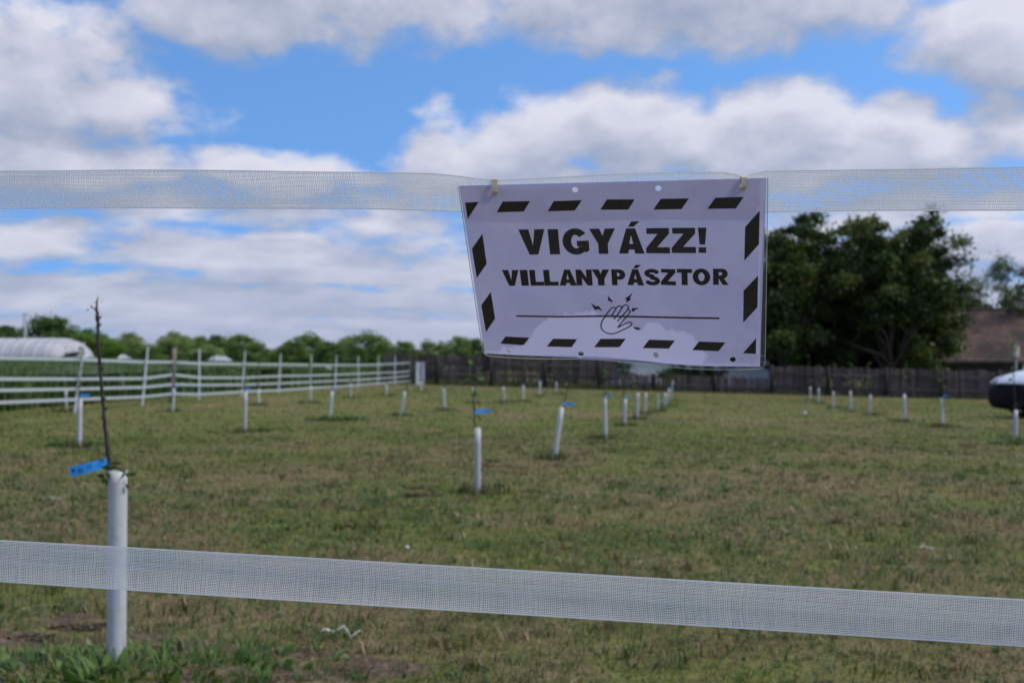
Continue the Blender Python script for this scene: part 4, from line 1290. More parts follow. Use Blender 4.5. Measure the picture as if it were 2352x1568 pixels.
# ------------------------------------------------------------------ dark plank fence across the back
FY = 48.2
fence = empty('plank_fence', at_depth(1500, FY))
tag(fence, 'long dark weathered plank fence along the back of the meadow', 'fence')
fo = fence.location.copy()
def fx(x): return (x - CX) / F * FY
plank_me = {}
def plank(key, h, wd):
    if key not in plank_me:
        o = MB().prism([(-wd / 2, 0), (wd / 2, 0), (wd / 2, h - .03), (wd * .1, h), (-wd / 2, h - .02)], -.0125, .0125).build('plank', M['plank']); plank_me[key] = o.data; bpy.data.objects.remove(o)
    return plank_me[key]
X = fx(884); k = 0
while X < fx(2640):
    xp = CX + X / FY * F
    low = 1417 < xp < 1768
    wd = .115
    hk = random.choice((0, 1, 2, 3))
    hgt = (0.62 if low else (1.14 if xp > 1768 else 1.06)) + hk * .022
    lift = .05 if (low or xp > 1768) else .20
    o = add('plank', plank(('l' if low else ('r' if xp > 1768 else 's'), hk), hgt, wd), fence)
    o.location = Vector((X, FY + random.uniform(-.012, .012), tz(X, FY) + lift)) - fo
    o.rotation_euler = (0, random.uniform(-.018, .018), random.uniform(-.05, .05))
    X += wd + random.choice((.01, .02, .03, .045))
    k += 1
for i, xp in enumerate((884, 1005, 1127, 1251, 1376, 1500, 1640, 1770, 1900, 2032, 2160, 2290, 2420, 2560)):
    X = fx(xp); z = tz(X, FY)
    hh = 1.26 if xp < 1420 or xp > 1765 else .75
    MB().tube([Vector((X, FY - .16, z - .1)) - fo, Vector((X + .01, FY - .16, z + hh * .5)) - fo, Vector((X, FY - .16, z + hh)) - fo], [.085, .08, .072], 9).build('fence_post', M['post_dark'], fence, True)
for (xa, xb, zz) in ((884, 1417, .48), (884, 1417, .98), (1417, 1768, .30), (1768, 2640, .35), (1768, 2640, .90)):
    n = max(2, int((fx(xb) - fx(xa)) / 2.2))
    for q in range(n):
        a = fx(xa) + (fx(xb) - fx(xa)) * q / n; b_ = fx(xa) + (fx(xb) - fx(xa)) * (q + 1) / n - .01
        pa = Vector((a, FY - .055, tz(a, FY) + zz)) - fo; pb = Vector((b_, FY - .055, tz(b_, FY) + zz)) - fo
        V_ = []
        for p in (pa, pb):
            for (dy, dz) in ((-.02, -.04), (.02, -.04), (.02, .04), (-.02, .04)): V_.append(p + Vector((0, dy, dz)))
        MB().add(V_, [(0, 1, 2, 3), (7, 6, 5, 4), (0, 4, 5, 1), (1, 5, 6, 2), (2, 6, 7, 3), (3, 7, 4, 0)]).build('rail', M['plank'], fence)

# rough grass at the foot of the fence
n = 26000
X = rng.uniform(fx(860), fx(2640), n); Y = rng.uniform(47.6, 52.0, n)
c = np.array([(.05, .085, .025), (.075, .11, .03), (.04, .065, .022), (.13, .12, .05)])[rng.integers(0, 4, n)] * rng.uniform(.6, 1.2, n)[:, None]
v, f_, cc = blades(X, Y, terrain(X, Y), rng.uniform(.08, .30, n) * (.4 + .6 * np.clip((Y - 47.6) / 1.2, 0, 1)), rng.uniform(.02, .045, n), rng.uniform(.1, .9, n), c)
tag(add('rough_grass', fast_mesh('rough_grass', v, f_, M['blade'], cc)), 'rough taller grass along the foot of the plank fence', 'grass', None, 'stuff')

# white bent panel by the fence corner
p0 = at_depth(966, 47.3)
o = empty('sheet_panel', p0); tag(o, 'white bent metal panel standing upright by the fence corner', 'panel')
MB().prism([(-.19, 0), (-.03, 0), (-.03, .93), (-.19, .95)], -.012, .012).build('panel_leaf', M['white_sheet'], o).rotation_euler = (0, 0, .25)
q = MB().prism([(0, .02), (.17, .02), (.17, .95), (0, .93)], -.012, .012).build('panel_leaf', M['white_sheet'], o); q.rotation_euler = (0, 0, -.45); q.location = (.0, .03, 0)
MB().prism([(-.04, .0), (.04, .0), (.04, .90), (-.04, .90)], .04, .06).build('spine', M['post_dark'], o)

# ------------------------------------------------------------------ crop field
# plants stand left of and behind the tape fence
def crop_inside(X, Y):
    dX, dY = gz_.x - ga.x, gz_.y - ga.y
    side = (X - ga.x) * dY - (Y - ga.y) * dX          # negative: left of the line
    L = math.hypot(dX, dY)
    return (side / L < -1.3) & ((X < fx(884) - .6) | (Y > 58)) & (X < -2)
n = 150000
Y = 16 + 60 * rng.uniform(0, 1, n) ** 1.8; X = rng.uniform(-1, 0, n) * (.62 * Y + 4) 
k_ = crop_inside(X, Y); X, Y = X[k_], Y[k_]; n = len(X)
CROPH = .84
hh = CROPH * rng.uniform(.55, 1.0, n) * (.86 + .22 * fbm(X, Y, .8, 61, 3))
c = np.array([(.070, .125, .030), (.090, .150, .040), (.055, .10, .026), (.13, .18, .055)])[rng.integers(0, 4, n)] * rng.uniform(.65, 1.25, n)[:, None]
v, f_, cc = blades(X, Y, terrain(X, Y), hh, rng.uniform(.02, .05, n) * (.8 + Y / 50), rng.uniform(.05, .5, n), c)
# closed canopy beneath the tips
cx_ = np.linspace(-160, -2, 120); cy_ = np.concatenate([np.linspace(14, 80, 120), np.linspace(84, 260, 30)])
CXg, CYg = np.meshgrid(cx_, cy_)
CZ = terrain(CXg, CYg) + CROPH * .72 + (fbm(CXg, CYg, .5, 71, 3) - .5) * .12
ins = crop_inside(CXg, CYg)
CZ = np.where(ins, CZ, terrain(CXg, CYg) - .3)
ny, nx = CXg.shape
ii = (np.arange(ny - 1)[:, None] * nx + np.arange(nx - 1)[None, :]).ravel()
Q = np.stack([ii, ii + 1, ii + nx + 1, ii + nx], -1)
insf = ins.ravel()
Q = Q[insf[Q].all(1)]
Tq = np.concatenate([Q[:, [0, 1, 2]], Q[:, [0, 2, 3]]])
Vc = np.stack([CXg, CYg, CZ], -1).reshape(-1, 3)
Cc = np.ones((len(Vc), 4)); Cc[:, :3] = np.array((.11, .155, .055)) * (.7 + .6 * fbm(CXg, CYg, .35, 73, 3).reshape(-1, 1))
crop = add('crop_field', fast_mesh('crop_field', np.concatenate([v, Vc]), np.concatenate([f_, Tq + len(v)]), M['blade'], np.concatenate([cc, Cc])))
tag(crop, 'dense green crop standing behind the white tape fence', 'crop', None, 'stuff')

# ------------------------------------------------------------------ trees
def crown_points(rd, n_cl, rx, ry, rz, shell=.55):
    u = rd.normal(0, 1, (n_cl, 3)); u /= np.linalg.norm(u, axis=1, keepdims=True)
    r = shell + (1 - shell) * rd.uniform(0, 1, n_cl) ** .6
    return u * r[:, None] * np.array([rx, ry, rz])

def far_tree_mesh(seed, kind):
    """crown and trunk of unit height"""
    rd = np.random.default_rng(seed)
    pal = {'dark': [(.045, .080, .020), (.060, .10, .026), (.08, .125, .034)], 'mid': [(.075, .125, .030), (.10, .155, .040), (.13, .18, .05)],
           'willow': [(.16, .20, .075), (.20, .24, .10), (.12, .165, .06)], 'bright': [(.085, .15, .02), (.11, .18, .028), (.065, .12, .018)]}[kind]
    asp = {'dark': .50, 'mid': .46, 'willow': .44, 'bright': .48}[kind]
    n_cl = 64
    cl = crown_points(rd, n_cl, asp * .80, asp * .80, .40, .30) + np.array([0, 0, .50])
    cl[:, 0] += rd.normal(0, .03, n_cl)
    P, S, Cl = [], [], []
    for c in cl:
        m_ = int(rd.integers(60, 120)); rr = rd.uniform(.08, .15)
        u = rd.normal(0, 1, (m_, 3)); u /= np.linalg.norm(u, axis=1, keepdims=True)
        P.append(c + u * rr * rd.uniform(.55, 1.05, (m_, 1)) * np.array([1.15, 1.15, .8])); S.append(rd.uniform(.032, .060, m_))
        base = np.array(pal)[rd.integers(0, 3)]
        Cl.append(base * 1.5 * rd.uniform(.75, 1.25, (m_, 1)))
    P = np.concatenate(P); P[:, 2] = np.maximum(P[:, 2], .02)
    v, f_, c = leaf_cards(P, np.concatenate(S), np.concatenate(Cl), rd)
    crown = fast_mesh('crown', v, f_, M['leaf'], c)
    m = MB().tube([(0, 0, -.02), (.01, 0, .25), (-.01, .01, .5), (0, 0, .75)], [.035, .026, .018, .006], 7)
    for k in range(7):
        a = k * 2.4; z = .25 + .06 * k
        m.tube([(0, 0, z), (.12 * math.cos(a), .12 * math.sin(a), z + .12), (.26 * math.cos(a), .26 * math.sin(a), z + .2)], [.014, .009, .003], 5)
    o = m.build('trunk', M['bark'], None, True); tr_ = o.data; bpy.data.objects.remove(o)
    return crown, tr_
far_kinds = {}
for kd in ('dark', 'mid', 'willow', 'bright'):
    far_kinds[kd] = [far_tree_mesh(200 + 10 * i + len(kd), kd) for i in range(3)]

TREES = [  # x, y of the top, width in the picture, depth, kind, label
    (-60, 712, 150, 150, 'mid', 'green tree at the far left edge of the horizon'),
    (20, 736, 110, 150, 'dark', 'dark rounded tree left of the grey pole'),
    (-5, 770, 90, 132, 'willow', 'pale green shrub behind the left end of the white tunnel'),
    (105, 714, 165, 165, 'dark', 'large dark tree right of the grey pole above the white tunnel'),
    (165, 745, 100, 175, 'mid', 'grey green tree behind the right end of the white tunnel'),
    (208, 750, 110, 118, 'bright', 'bright green tree just left of the bare near stem'),
    (262, 778, 85, 116, 'bright', 'low bright green tree just right of the bare near stem'),
    (272, 764, 80, 185, 'willow', 'pale tree rising behind the bright green ones'),
    (303, 760, 75, 172, 'willow', 'pale grey green willow right of the bare near stem'),
    (292, 757, 46, 200, 'dark', 'small dark treetop behind the pale willow'),
    (345, 786, 90, 160, 'mid', 'low tree in the dip of the treeline'),
    (400, 758, 120, 170, 'willow', 'tall pale willow behind the brown wooden post'),
    (452, 764, 95, 178, 'mid', 'green tree above the post right of the wooden one'),
    (492, 760, 80, 192, 'dark', 'dark treetop above the pale small tunnel'),
    (480, 790, 110, 140, 'willow', 'pale bushy willow above the pale small tunnel'),
    (546, 760, 110, 182, 'mid', 'tall green tree left of the dip in the treeline'),
    (590, 778, 85, 170, 'mid', 'lower green tree at the left side of the dip in the treeline'),
    (640, 794, 80, 190, 'mid', 'low tree in the treeline dip left of centre'),
    (672, 775, 90, 172, 'mid', 'green tree at the right side of the treeline dip'),
    (715, 758, 115, 178, 'mid', 'tall green tree above the white flag'),
    (765, 778, 95, 120, 'dark', 'very dark dense tree behind the white flag'),
    (800, 764, 80, 185, 'willow', 'pale tree right of the dark dense one'),
    (852, 754, 120, 168, 'mid', 'broad green tree above the fence corner'),
    (812, 782, 80, 125, 'dark', 'dark low tree right of the white flag'),
    (930, 776, 75, 205, 'mid', 'small round tree above the end of the white fence'),
    (985, 774, 58, 210, 'mid', 'narrow tree standing apart above the bent white panel'),
    (1022, 772, 62, 205, 'mid', 'narrow green tree left of the warning sign'),
    (1058, 763, 74, 200, 'mid', 'tall green tree close left of the warning sign'),
    (1095, 768, 66, 205, 'dark', 'dark green tree at the lower left corner of the sign'),
    (1140, 766, 90, 200, 'mid', 'green tree half hidden by the left edge of the sign'),
]
for i, (x, ty, wpx, Yd, kd, lab) in enumerate(TREES):
    p = at_depth(x, Yd)
    top = pt(x, ty, Yd).z
    hgt = top - p.z
    cm, tm = far_kinds[kd][i % 3]
    root = empty('horizon_tree', p, i * 1.9)
    asp = .97 * wpx / F * Yd / hgt
    c_ = add('crown', cm, root); c_.scale = (hgt * asp, hgt * asp, hgt)
    t_ = add('trunk', tm, root); t_.scale = (hgt, hgt, hgt)
    tag(root, lab, 'tree', 'trees along the horizon')

nw = 42000
X = rng.uniform(-150, 60, nw); Y = rng.uniform(196, 212, nw)
hw_ = 1.0 + 3.6 * fbm(X, Y * 0, .06, 401, 3)
Z = terrain(X, Y) + hw_ * rng.uniform(0, 1, nw) ** .6
c = np.array([(.075, .115, .032), (.10, .14, .045), (.055, .09, .026), (.13, .165, .065)])[(np.clip(fbm(X, Y * 0, .11, 403, 2) * 6 - 1, 0, 3)).astype(int)] * rng.uniform(.7, 1.2, nw)[:, None]
v, f_, cc = leaf_cards(np.stack([X, Y, Z], -1), rng.uniform(.5, 1.1, nw), c, rng)
tag(add('woodland', fast_mesh('woodland', v, f_, M['leaf'], cc)), 'low far-off woodland filling the horizon under the separate trees', 'woodland', None, 'stuff')

def big_tree(name, x, Yd, top_y, spread, seed, label, pal, n_main=8, leaf=.16, per=95, bare=0, low=.22, lean=0.0, drop=.5):
    """a branching tree with leaf clumps at the twig ends"""
    rd = random.Random(seed); nr = np.random.default_rng(seed)
    p0 = at_depth(x, Yd)
    H = pt(x, top_y, Yd).z - p0.z
    root = empty(name, p0)
    m = MB(); tips = []
    def limb(a, d, L, r, lvl):
        pts_, rr = [a], [r]
        n = 4
        for k in range(n):
            d = (d + Vector((rd.gauss(0, .18), rd.gauss(0, .18), rd.gauss(.05, .12)))).normalized()
            a = a + d * L / n; pts_.append(a); rr.append(r * (1 - .16 * (k + 1)))
        m.tube(pts_, rr, 6 if lvl < 2 else 4, cap=False)
        if lvl >= 3: tips.append((pts_[-1], lvl)); tips.append((pts_[2], lvl)); return
        for k in range(rd.randint(3, 4) if lvl < 2 else rd.randint(2, 4)):
            q = pts_[rd.randint(2, n)]
            nd = (d * .7 + Vector((rd.gauss(0, .7), rd.gauss(0, .7), rd.gauss(.12, .42)))).normalized()
            limb(q, nd, L * rd.uniform(.5, .72), r * .48, lvl + 1)
        tips.append((pts_[-1], lvl))
    th = H * low
    tr0 = [Vector((lean * .3 * k + rd.gauss(0, .04), rd.gauss(0, .04), th * 1.6 * k / 4)) for k in range(5)]
    m.tube([Vector((0, 0, -.1))] + tr0[1:], [.26, .22, .19, .17, .14], 9)
    for k in range(n_main):
        a = k / n_main * 6.283 * 1.618 * 2 + rd.uniform(-.4, .4)
        el = rd.uniform(.15, 1.25)
        d = Vector((math.cos(a) * math.cos(el), math.sin(a) * math.cos(el), math.sin(el)))
        st = tr0[rd.randint(2, 4)]
        limb(st, d, (spread * math.cos(el) + (H - th) * math.sin(el)) * rd.uniform(.46, .60), .11, 1)
    # scale so that the crown reaches the wanted height
    zmax = max(t_[0].z for t_ in tips) + .35
    sc_ = (H) / zmax
    xm = sorted(abs(t_[0].x) for t_ in tips)[int(len(tips) * .96)]
    sx_ = spread / (xm + .4)
    for v in m.v: v.z *= sc_; v.x = v.x * sx_ if v.z > th * .8 else v.x; v.y = v.y * sx_ if v.z > th * .8 else v.y
    m.build('trunk', M['bark'], root, True)
    P, S, C_ = [], [], []
    for (tp, lvl) in tips:
        if nr.uniform() < bare: continue
        c = np.array((tp.x * sx_, tp.y * sx_, tp.z * sc_))
        k = int(per * nr.uniform(.4, 1.3)); rr = nr.uniform(.25, .62)
        u = nr.normal(0, .5, (k, 3)) * rr * np.array([1.2, 1.2, .75]); u[:, 2] -= np.abs(u[:, 0]) * .2
        P.append(c + u); S.append(nr.uniform(.6, 1.2, k) * leaf)
        base = np.array(pal)[nr.integers(0, len(pal))]
        C_.append(base * nr.uniform(.65, 1.3, (k, 1)))
    P = np.concatenate(P); P[:, 2] = np.maximum(P[:, 2], .3)
    v, f_, c = leaf_cards(P, np.concatenate(S), np.concatenate(C_), nr)
    add('crown', fast_mesh('crown', v, f_, M['leaf'], c), root)
    print('TREE', name, len(tips), len(P))
    tag(root, label, 'tree')
    return root
DK = [(.034, .060, .016), (.052, .084, .020), (.074, .108, .028), (.105, .130, .038)]  # palest olive tone stands in for lit leaf clumps, picked at random
YG = [(.085, .105, .030), (.105, .125, .040), (.07, .095, .028)]
big_tree('broad_tree', 1800, 56, 488, 3.7, 3, 'tall dark tree with trunk close to the right edge of the sign', DK, 12, .22, 210, low=.16)
big_tree('broad_tree', 2045, 57, 472, 3.7, 14, 'tallest dark broad tree left of the brown roof', DK, 13, .22, 220, low=.14)
big_tree('broad_tree', 1925, 63, 482, 4.0, 25, 'dark tree behind and between the two tall ones right of the sign', DK, 13, .24, 210, low=.06)
big_tree('broad_tree', 2108, 60, 590, 1.75, 77, 'dark leafy tree overhanging the left end of the brown roof', DK, 10, .20, 150, low=.36)
big_tree('broad_tree', 1640, 62, 520, 4.2, 8, 'dark tree hidden behind the warning sign', DK, 9, .18, 80)
big_tree('bare_topped_tree', 2285, 74, 552, 3.6, 31, 'tree with thin bare top branches behind the brown roof', DK[:2] + YG, 9, .17, 80, bare=.35, low=.3)
big_tree('broad_tree', 2385, 72, 548, 3.6, 41, 'dark tree at the right edge behind the brown roof', DK, 10, .19, 110)
big_tree('broad_tree', 2225, 82, 622, 3.2, 52, 'yellow green tree between the tall dark tree and the bare-topped one', YG, 8, .17, 80, low=.2)

def shrub(x, Yd, wd, hgt, n, seed, label, pal, leaf=.16):
    nr = np.random.default_rng(seed)
    root = empty('shrub', at_depth(x, Yd))
    ncl = 26
    u = nr.normal(0, 1, (ncl, 3)); u /= np.linalg.norm(u, axis=1, keepdims=True)
    cl = u * nr.uniform(.3, .85, (ncl, 1)) * np.array([wd / 2, wd / 3, hgt / 2]) + np.array([0, 0, hgt * .5])
    P = np.concatenate([c + nr.normal(0, .22, (n // ncl, 3)) * (hgt / 2.5) for c in cl]); P[:, 2] = np.maximum(P[:, 2], .04)
    v, f_, c = leaf_cards(P, nr.uniform(.6, 1.2, len(P)) * leaf, np.array(pal)[nr.integers(0, len(pal), len(P))] * nr.uniform(.6, 1.2, (len(P), 1)), nr)
    add('crown', fast_mesh('crown', v, f_, M['leaf'], c), root)
    m = MB()
    for k in range(7):
        a = k * .9; m.tube([(0.05 * math.cos(a), .05 * math.sin(a), -.05), (wd * .15 * math.cos(a), wd * .1 * math.sin(a), hgt * .4), (wd * .3 * math.cos(a), wd * .2 * math.sin(a), hgt * .75)], [.03, .02, .006], 5)
    m.build('branches', M['bark'], root)
    tag(root, label, 'shrub', 'shrubs behind the plank fence')
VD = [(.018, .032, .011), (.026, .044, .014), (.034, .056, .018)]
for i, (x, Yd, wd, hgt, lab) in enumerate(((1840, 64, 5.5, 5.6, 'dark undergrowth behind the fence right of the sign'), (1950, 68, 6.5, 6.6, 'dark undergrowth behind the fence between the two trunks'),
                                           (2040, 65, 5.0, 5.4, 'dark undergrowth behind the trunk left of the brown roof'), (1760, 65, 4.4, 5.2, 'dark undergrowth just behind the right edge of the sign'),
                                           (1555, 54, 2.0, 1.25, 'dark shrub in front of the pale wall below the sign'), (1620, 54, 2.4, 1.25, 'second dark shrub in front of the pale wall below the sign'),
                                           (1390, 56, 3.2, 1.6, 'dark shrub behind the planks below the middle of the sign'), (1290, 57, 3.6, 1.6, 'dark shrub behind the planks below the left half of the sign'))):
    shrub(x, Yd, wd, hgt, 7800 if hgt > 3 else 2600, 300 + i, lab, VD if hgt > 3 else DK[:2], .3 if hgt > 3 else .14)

# ------------------------------------------------------------------ buildings
M['tile'] = varied('old_roof_tiles', (.060, .036, .029), (.125, .078, .062), 2.6, .95, detail=9, c3=(.040, .030, .028))
t = NT(M['tile'].node_tree)
M['limewash'] = varied('limewashed_wall', (.74, .76, .79), (.82, .83, .85), 1.5, .9)
M['wall_dark'] = varied('dark_timber_wall', (.022, .019, .018), (.045, .038, .034), 3, .9)
def house(name, loc, L, W, wall_h, roof_h, label, hip=.9, wall=None, over=.45, roofm=None):
    tile = roofm or M['tile']
    root = empty(name, loc); tag(root, label, 'house')
    MB().box((0, 0, wall_h / 2 - .1), (L, W, wall_h + .2)).build('wall', wall or M['limewash'], root)
    lx, ly = L / 2 + over, W / 2 + over
    rx = L / 2 - W / 2 * hip
    z0, z1 = wall_h - .15, wall_h + roof_h
    A_ = [(-lx, -ly, z0), (lx, -ly, z0), (lx, ly, z0), (-lx, ly, z0), (-rx, 0, z1), (rx, 0, z1)]
    lo = [(x, y, z - .14) for (x, y, z) in A_[:4]]
    roof = MB().add(A_ + lo, [(0, 1, 5, 4), (1, 2, 5), (2, 3, 4, 5), (3, 0, 4), (6, 9, 8, 7), (0, 6, 7, 1), (1, 7, 8, 2), (2, 8, 9, 3), (3, 9, 6, 0)]).build('roof', tile, root)
    # courses of tiles: a proud lip every 0.3 m on the slope that faces the meadow
    nco = int(math.hypot(ly, z1 - z0) / .32)
    lip = MB()
    for k in range(1, nco):
        f0 = k / nco
        y = -ly * (1 - f0); z = z0 + (z1 - z0) * f0 + .012
        half = lx + (rx - lx) * f0 - .02
        lip.box((0, y, z), (2 * half, .05, .03), Matrix.Rotation(math.atan2(z1 - z0, ly), 3, 'X'))
    lip.build('tile_course', tile, roof)
    MB().tube([(-rx - .1, 0, z1 + .02), (0, 0, z1 + .0), (rx + .1, 0, z1 + .02)], .11, 8).build('ridge', tile, roof, True)
    return root
Yh = 66
hx0 = (2085 - CX) / F * Yh; hL = 15.0
pz = pt(2200, 833, Yh).z
loc = Vector((hx0 + .45 + hL / 2, Yh + 3.2, 0)); loc.z = tz(loc.x, loc.y)
hs = house('farmhouse', loc, hL, 6.4, pz - loc.z + .28, pt(2200, 722, Yh + 3.2).z - pz, 'low farmhouse with a brown tiled hip roof behind the fence at right', .62, M['wall_dark'])
MB().box((-hL / 2 + 6.0 + 2.0, -3.235, (pz - loc.z) * .5), (3.6, .06, pz - loc.z)).build('limewashed_panel', M['limewash'], hs)
for xx in (-5.6, -3.2):
    MB().box((xx, -3.24, 1.0), (.9, .07, 1.0)).build('window', M['post_dark'], hs)
# pale shed wall behind the low stretch of fence below the sign
Ys = 60
xa, xb = (1417 - CX) / F * Ys, (1766 - CX) / F * Ys
loc = Vector(((xa + xb) / 2, Ys + 2.2, tz((xa + xb) / 2, Ys + 2)))
shed = house('shed', loc, xb - xa, 4.4, 1.75, 1.5, 'pale boarded shed partly hidden by the bottom edge of the sign', .4, M['limewash'], .12, M['wall_dark'])
n = int((xb - xa) / .24)
for k in range(n):
    MB().box((xa - (xa + xb) / 2 + .12 + .24 * k, -2.215, .85), (.21, .03, 1.7)).build('board', M['limewash'], shed)

# white tunnel greenhouse on the left and two small ones further right
M['film'] = varied('greenhouse_film', (.32, .315, .335), (.42, .41, .44), .6, .7)
M['dull_film'] = varied('dull_film', (.24, .27, .29), (.32, .35, .37), 1, .6)
def tunnel(name, x0, x1, Yd, top_y, wid, label, mat, yaw=0.0, ribs=9):
    a = at_depth(x0, Yd); b_ = at_depth(x1, Yd)
    H = pt((x0 + x1) / 2, top_y, Yd).z - (a.z + b_.z) / 2
    L = (b_ - a).length
    root = empty(name, (a + b_) / 2, yaw); tag(root, label, 'greenhouse')
    n, V_, F_ = 14, [], []
    st = np.concatenate([[-L / 2, -L / 2 + .25, -L / 2 + .6], np.linspace(-L / 2 + 1, L / 2 - 1.2, ribs), [L / 2 - .6, L / 2 - .2, L / 2]])
    for i, x in enumerate(st):
        e = min(1.0, min(x + L / 2, L / 2 - x) / 1.4); s_ = .55 + .45 * math.sqrt(max(0, 1 - (1 - e) ** 2))
        for k in range(n + 1):
            th = math.pi * k / n
            V_.append((x, -wid / 2 * math.copysign(abs(math.cos(th)) ** .8, math.cos(th)), H * s_ * math.sin(th) ** .75 - .1))
    for i in range(len(st) - 1):
        for k in range(n): F_.append((i * (n + 1) + k, i * (n + 1) + k + 1, (i + 1) * (n + 1) + k + 1, (i + 1) * (n + 1) + k))
    F_.append(tuple(range(n + 1))); F_.append(tuple(range((len(st) - 1) * (n + 1), len(st) * (n + 1)))[::-1])
    mesh_obj('film', V_, F_, mat, root, True)
    for i in range(2, len(st) - 2):
        MB().tube([Vector(V_[i * (n + 1) + k]) * 1.004 + Vector((0, 0, .01)) for k in range(n + 1)], .035, 5).build('hoop', M['white_sheet'], root)
    return root
tunnel('greenhouse', -150, 186, 92, 775, 7.0, 'long white film greenhouse at the far left beyond the crop', M['film'], math.radians(-4), 12)
tunnel('greenhouse', 186, 206, 90, 797, 2.4, 'small white film annex at the right end of the long greenhouse', M['film'], 0, 3)
tunnel('greenhouse', 478, 532, 104, 814, 3.0, 'small pale tunnel above the white tape right of the wooden post', M['dull_film'], 0, 4)
tunnel('greenhouse', 270, 298, 108, 810, 3.0, 'small pale blue tunnel just right of the bare near stem', M['dull_film'], 0, 3)
p = at_depth(57, 100)
o = empty('utility_pole', p); hgt = pt(57, 718, 100).z - p.z
MB().tube([(0, 0, -.2), (0, 0, hgt * .5), (0, 0, hgt)], [.17, .15, .13], 10).build('pole', M['dull_film'], o, True)
MB().box((0, 0, hgt - .15), (.5, .1, .1)).build('crossarm', M['dull_film'], o)
tag(o, 'grey pole standing behind the long white greenhouse', 'pole')

# ------------------------------------------------------------------ lamp post by the house
p = at_depth(2333, 52); o = empty('garden_lamp', p)
ht = pt(2333, 793, 52).z - p.z; hb = pt(2333, 821, 52).z - p.z
MB().tube([(0, 0, -.05), (0, 0, hb * .5), (0, 0, hb)], .055, 10).build('pole', M['post_dark'] if 0 else varied('lamp_pole', (.16, .17, .20), (.20, .21, .24), 5, .5), o, True)
lm = principled('lamp_glass', (.62, .56, .42), .4)[0]
MB().tube([(0, 0, hb), (0, 0, hb + .04), (0, 0, ht - .06)], [.10, .15, .17], 8).build('lamp_shade', lm, o)
MB().tube([(0, 0, ht - .06), (0, 0, ht - .03), (0, 0, ht)], [.19, .16, .03], 8).build('cap', M['post_wood'], o)
tag(o, 'cream-headed garden lamp on a grey post at the right edge', 'street lamp')

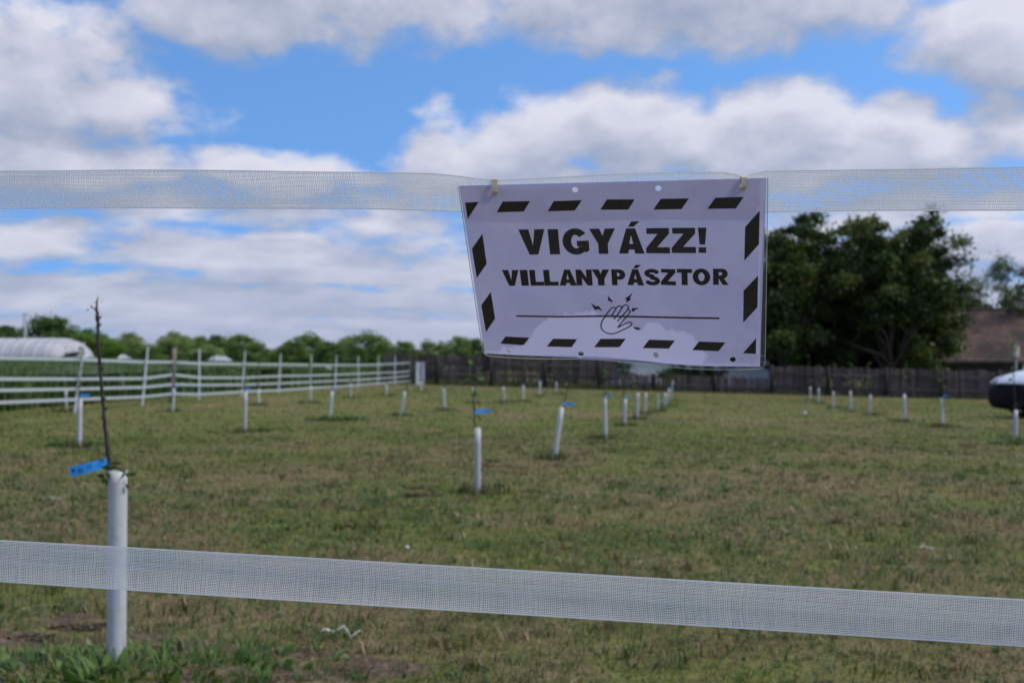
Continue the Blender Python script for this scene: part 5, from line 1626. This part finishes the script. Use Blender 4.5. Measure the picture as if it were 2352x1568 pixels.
# ------------------------------------------------------------------ car cut by the right edge
def car(loc, rz):
    root = empty('parked_car', loc, rz)
    tag(root, 'white car with black lower bumper cut off by the right edge', 'car')
    white = principled('white_car_paint', (.84, .85, .88), .22, Coat_Weight=.8, Coat_Roughness=.05)[0]
    black = principled('black_car_plastic', (.006, .006, .008), .75, Specular_IOR_Level=.15)[0]
    glass = principled('car_glass', (.015, .018, .02), .06)[0]
    tyre = principled('tyre_rubber', (.012, .012, .012), .85)[0]
    rim = principled('wheel_rim', (.35, .36, .38), .3, Metallic=.9)[0]
    lampm = principled('headlight_glass', (.42, .40, .38), .12, Coat_Weight=1.0)[0]
    def loft(st, name, mat, parent=root, n=10):
        """stations: x, half width, z bottom, z top"""
        V_, F_ = [], []
        for (x, w_, zb, zt) in st:
            zc, hz = (zb + zt) / 2, (zt - zb) / 2
            for k in range(2 * n):
                a = math.pi * k / n + math.pi / (2 * n)
                cx_, sz_ = math.cos(a), math.sin(a)
                V_.append((x, w_ * math.copysign(abs(cx_) ** .45, cx_), zc + hz * math.copysign(abs(sz_) ** .55, sz_)))
        N = 2 * n
        for i in range(len(st) - 1):
            for k in range(N): F_.append((i * N + k, i * N + (k + 1) % N, (i + 1) * N + (k + 1) % N, (i + 1) * N + k))
        F_.append(tuple(range(N))[::-1]); F_.append(tuple((len(st) - 1) * N + k for k in range(N)))
        o = mesh_obj(name, V_, F_, mat, parent, True); return o
    # x = 0 at the nose, car points to -x
    loft([(.06, .50, .48, .66), (.12, .64, .44, .76), (.28, .76, .42, .86), (.60, .83, .40, .95), (1.1, .86, .36, 1.02), (1.6, .87, .34, 1.04), (3.2, .87, .34, 1.02), (3.9, .84, .36, .98), (4.15, .70, .42, .90)], 'body', white)
    loft([(-.03, .60, .22, .58), (.03, .76, .17, .69), (.22, .86, .15, .67), (.46, .885, .15, .62), (.62, .875, .16, .40)], 'front_bumper', black)
    loft([(4.0, .82, .2, .52), (4.2, .72, .22, .58), (4.24, .6, .26, .52)], 'rear_bumper', black)
    loft([(.3, .84, .18, .42), (2.0, .885, .17, .40), (4.0, .84, .19, .42)], 'sill', black)
    loft([(1.25, .74, .92, 1.02), (1.75, .68, .92, 1.36), (2.2, .64, .92, 1.48), (3.1, .63, .92, 1.48), (3.75, .64, .92, 1.3), (4.05, .70, .90, 1.0)], 'cabin', white)
    for s_ in (-1, 1):
        hl = loft([(.08, .05, .66, .72), (.22, .12, .67, .80), (.48, .11, .74, .87), (.70, .03, .82, .90)], 'headlight', lampm); hl.location = (0, s_ * .73, 0); hl.rotation_euler = (0, 0, s_ * -.10)
        mm = MB().prism([(1.55, 1.0), (1.95, 1.36), (2.45, 1.42), (2.45, 1.0)], s_ * .655, s_ * .72).build('window', glass, root)
        mm = MB().prism([(2.52, 1.0), (2.52, 1.42), (3.1, 1.42), (3.6, 1.24), (3.75, 1.0)], s_ * .655, s_ * .72).build('window', glass, root)
        loft([(1.50, .05, 1.0, 1.06), (1.58, .10, .98, 1.12), (1.68, .09, .99, 1.12)], 'mirror', black).location = (0, s_ * .95, 0)
        for x in (.80, 3.35):
            wh = empty('wheel', (x, s_ * .78, .31)); wh.parent = root
            V_, F_ = [], []
            for (yy, rr) in ((-.10, .24), (-.10, .30), (-.06, .315), (.06, .315), (.10, .30), (.10, .24)):
                for k in range(24): V_.append((rr * math.cos(k * math.pi / 12), yy, rr * math.sin(k * math.pi / 12)))
            for j in range(6):
                for k in range(24): F_.append((j * 24 + k, j * 24 + (k + 1) % 24, ((j + 1) % 6) * 24 + (k + 1) % 24, ((j + 1) % 6) * 24 + k))
            mesh_obj('tyre', V_, F_, tyre, wh, True)
            m = MB().tube([(0, -.07, 0), (0, .07, 0)], .09, 12)
            for k in range(5):
                a = k * 2 * math.pi / 5; m.box((.15 * math.cos(a), s_ * .075, .15 * math.sin(a)), (.20, .03, .06), Matrix.Rotation(-a, 3, 'Y'))
            m.build('rim', rim, wh)
            V2 = [(x + .37 * math.cos(a), s_ * .862, .31 + .37 * math.sin(a)) for a in np.linspace(0, math.pi, 15)] + [(x + .30 * math.cos(a), s_ * .866, .31 + .30 * math.sin(a)) for a in np.linspace(math.pi, 0, 15)]
            V2 = V2 + [(a, b_ - s_ * .10, c) for (a, b_, c) in V2]
            n = 30
            mesh_obj('wheel_arch', V2, [tuple(range(n)), tuple(range(2 * n - 1, n - 1, -1))] + [(i, i + n, (i + 1) % n + n, (i + 1) % n) for i in range(n)], black, root)
    MB().prism([(1.30, 1.02), (1.34, 1.04), (1.82, 1.385), (1.78, 1.37)], -.6, .6).build('windscreen', glass, root)
    MB().box((.02, 0, .63), (.12, .7, .06)).build('grille', black, root)
    return root
cg = ground(2300, 962)
cpos = Vector(((2352 - CX) / F * cg.y, cg.y, 0)); cpos.z = tz(cpos.x + 1, cpos.y)
car(cpos + Vector((.02, .75, 0)), math.radians(9))
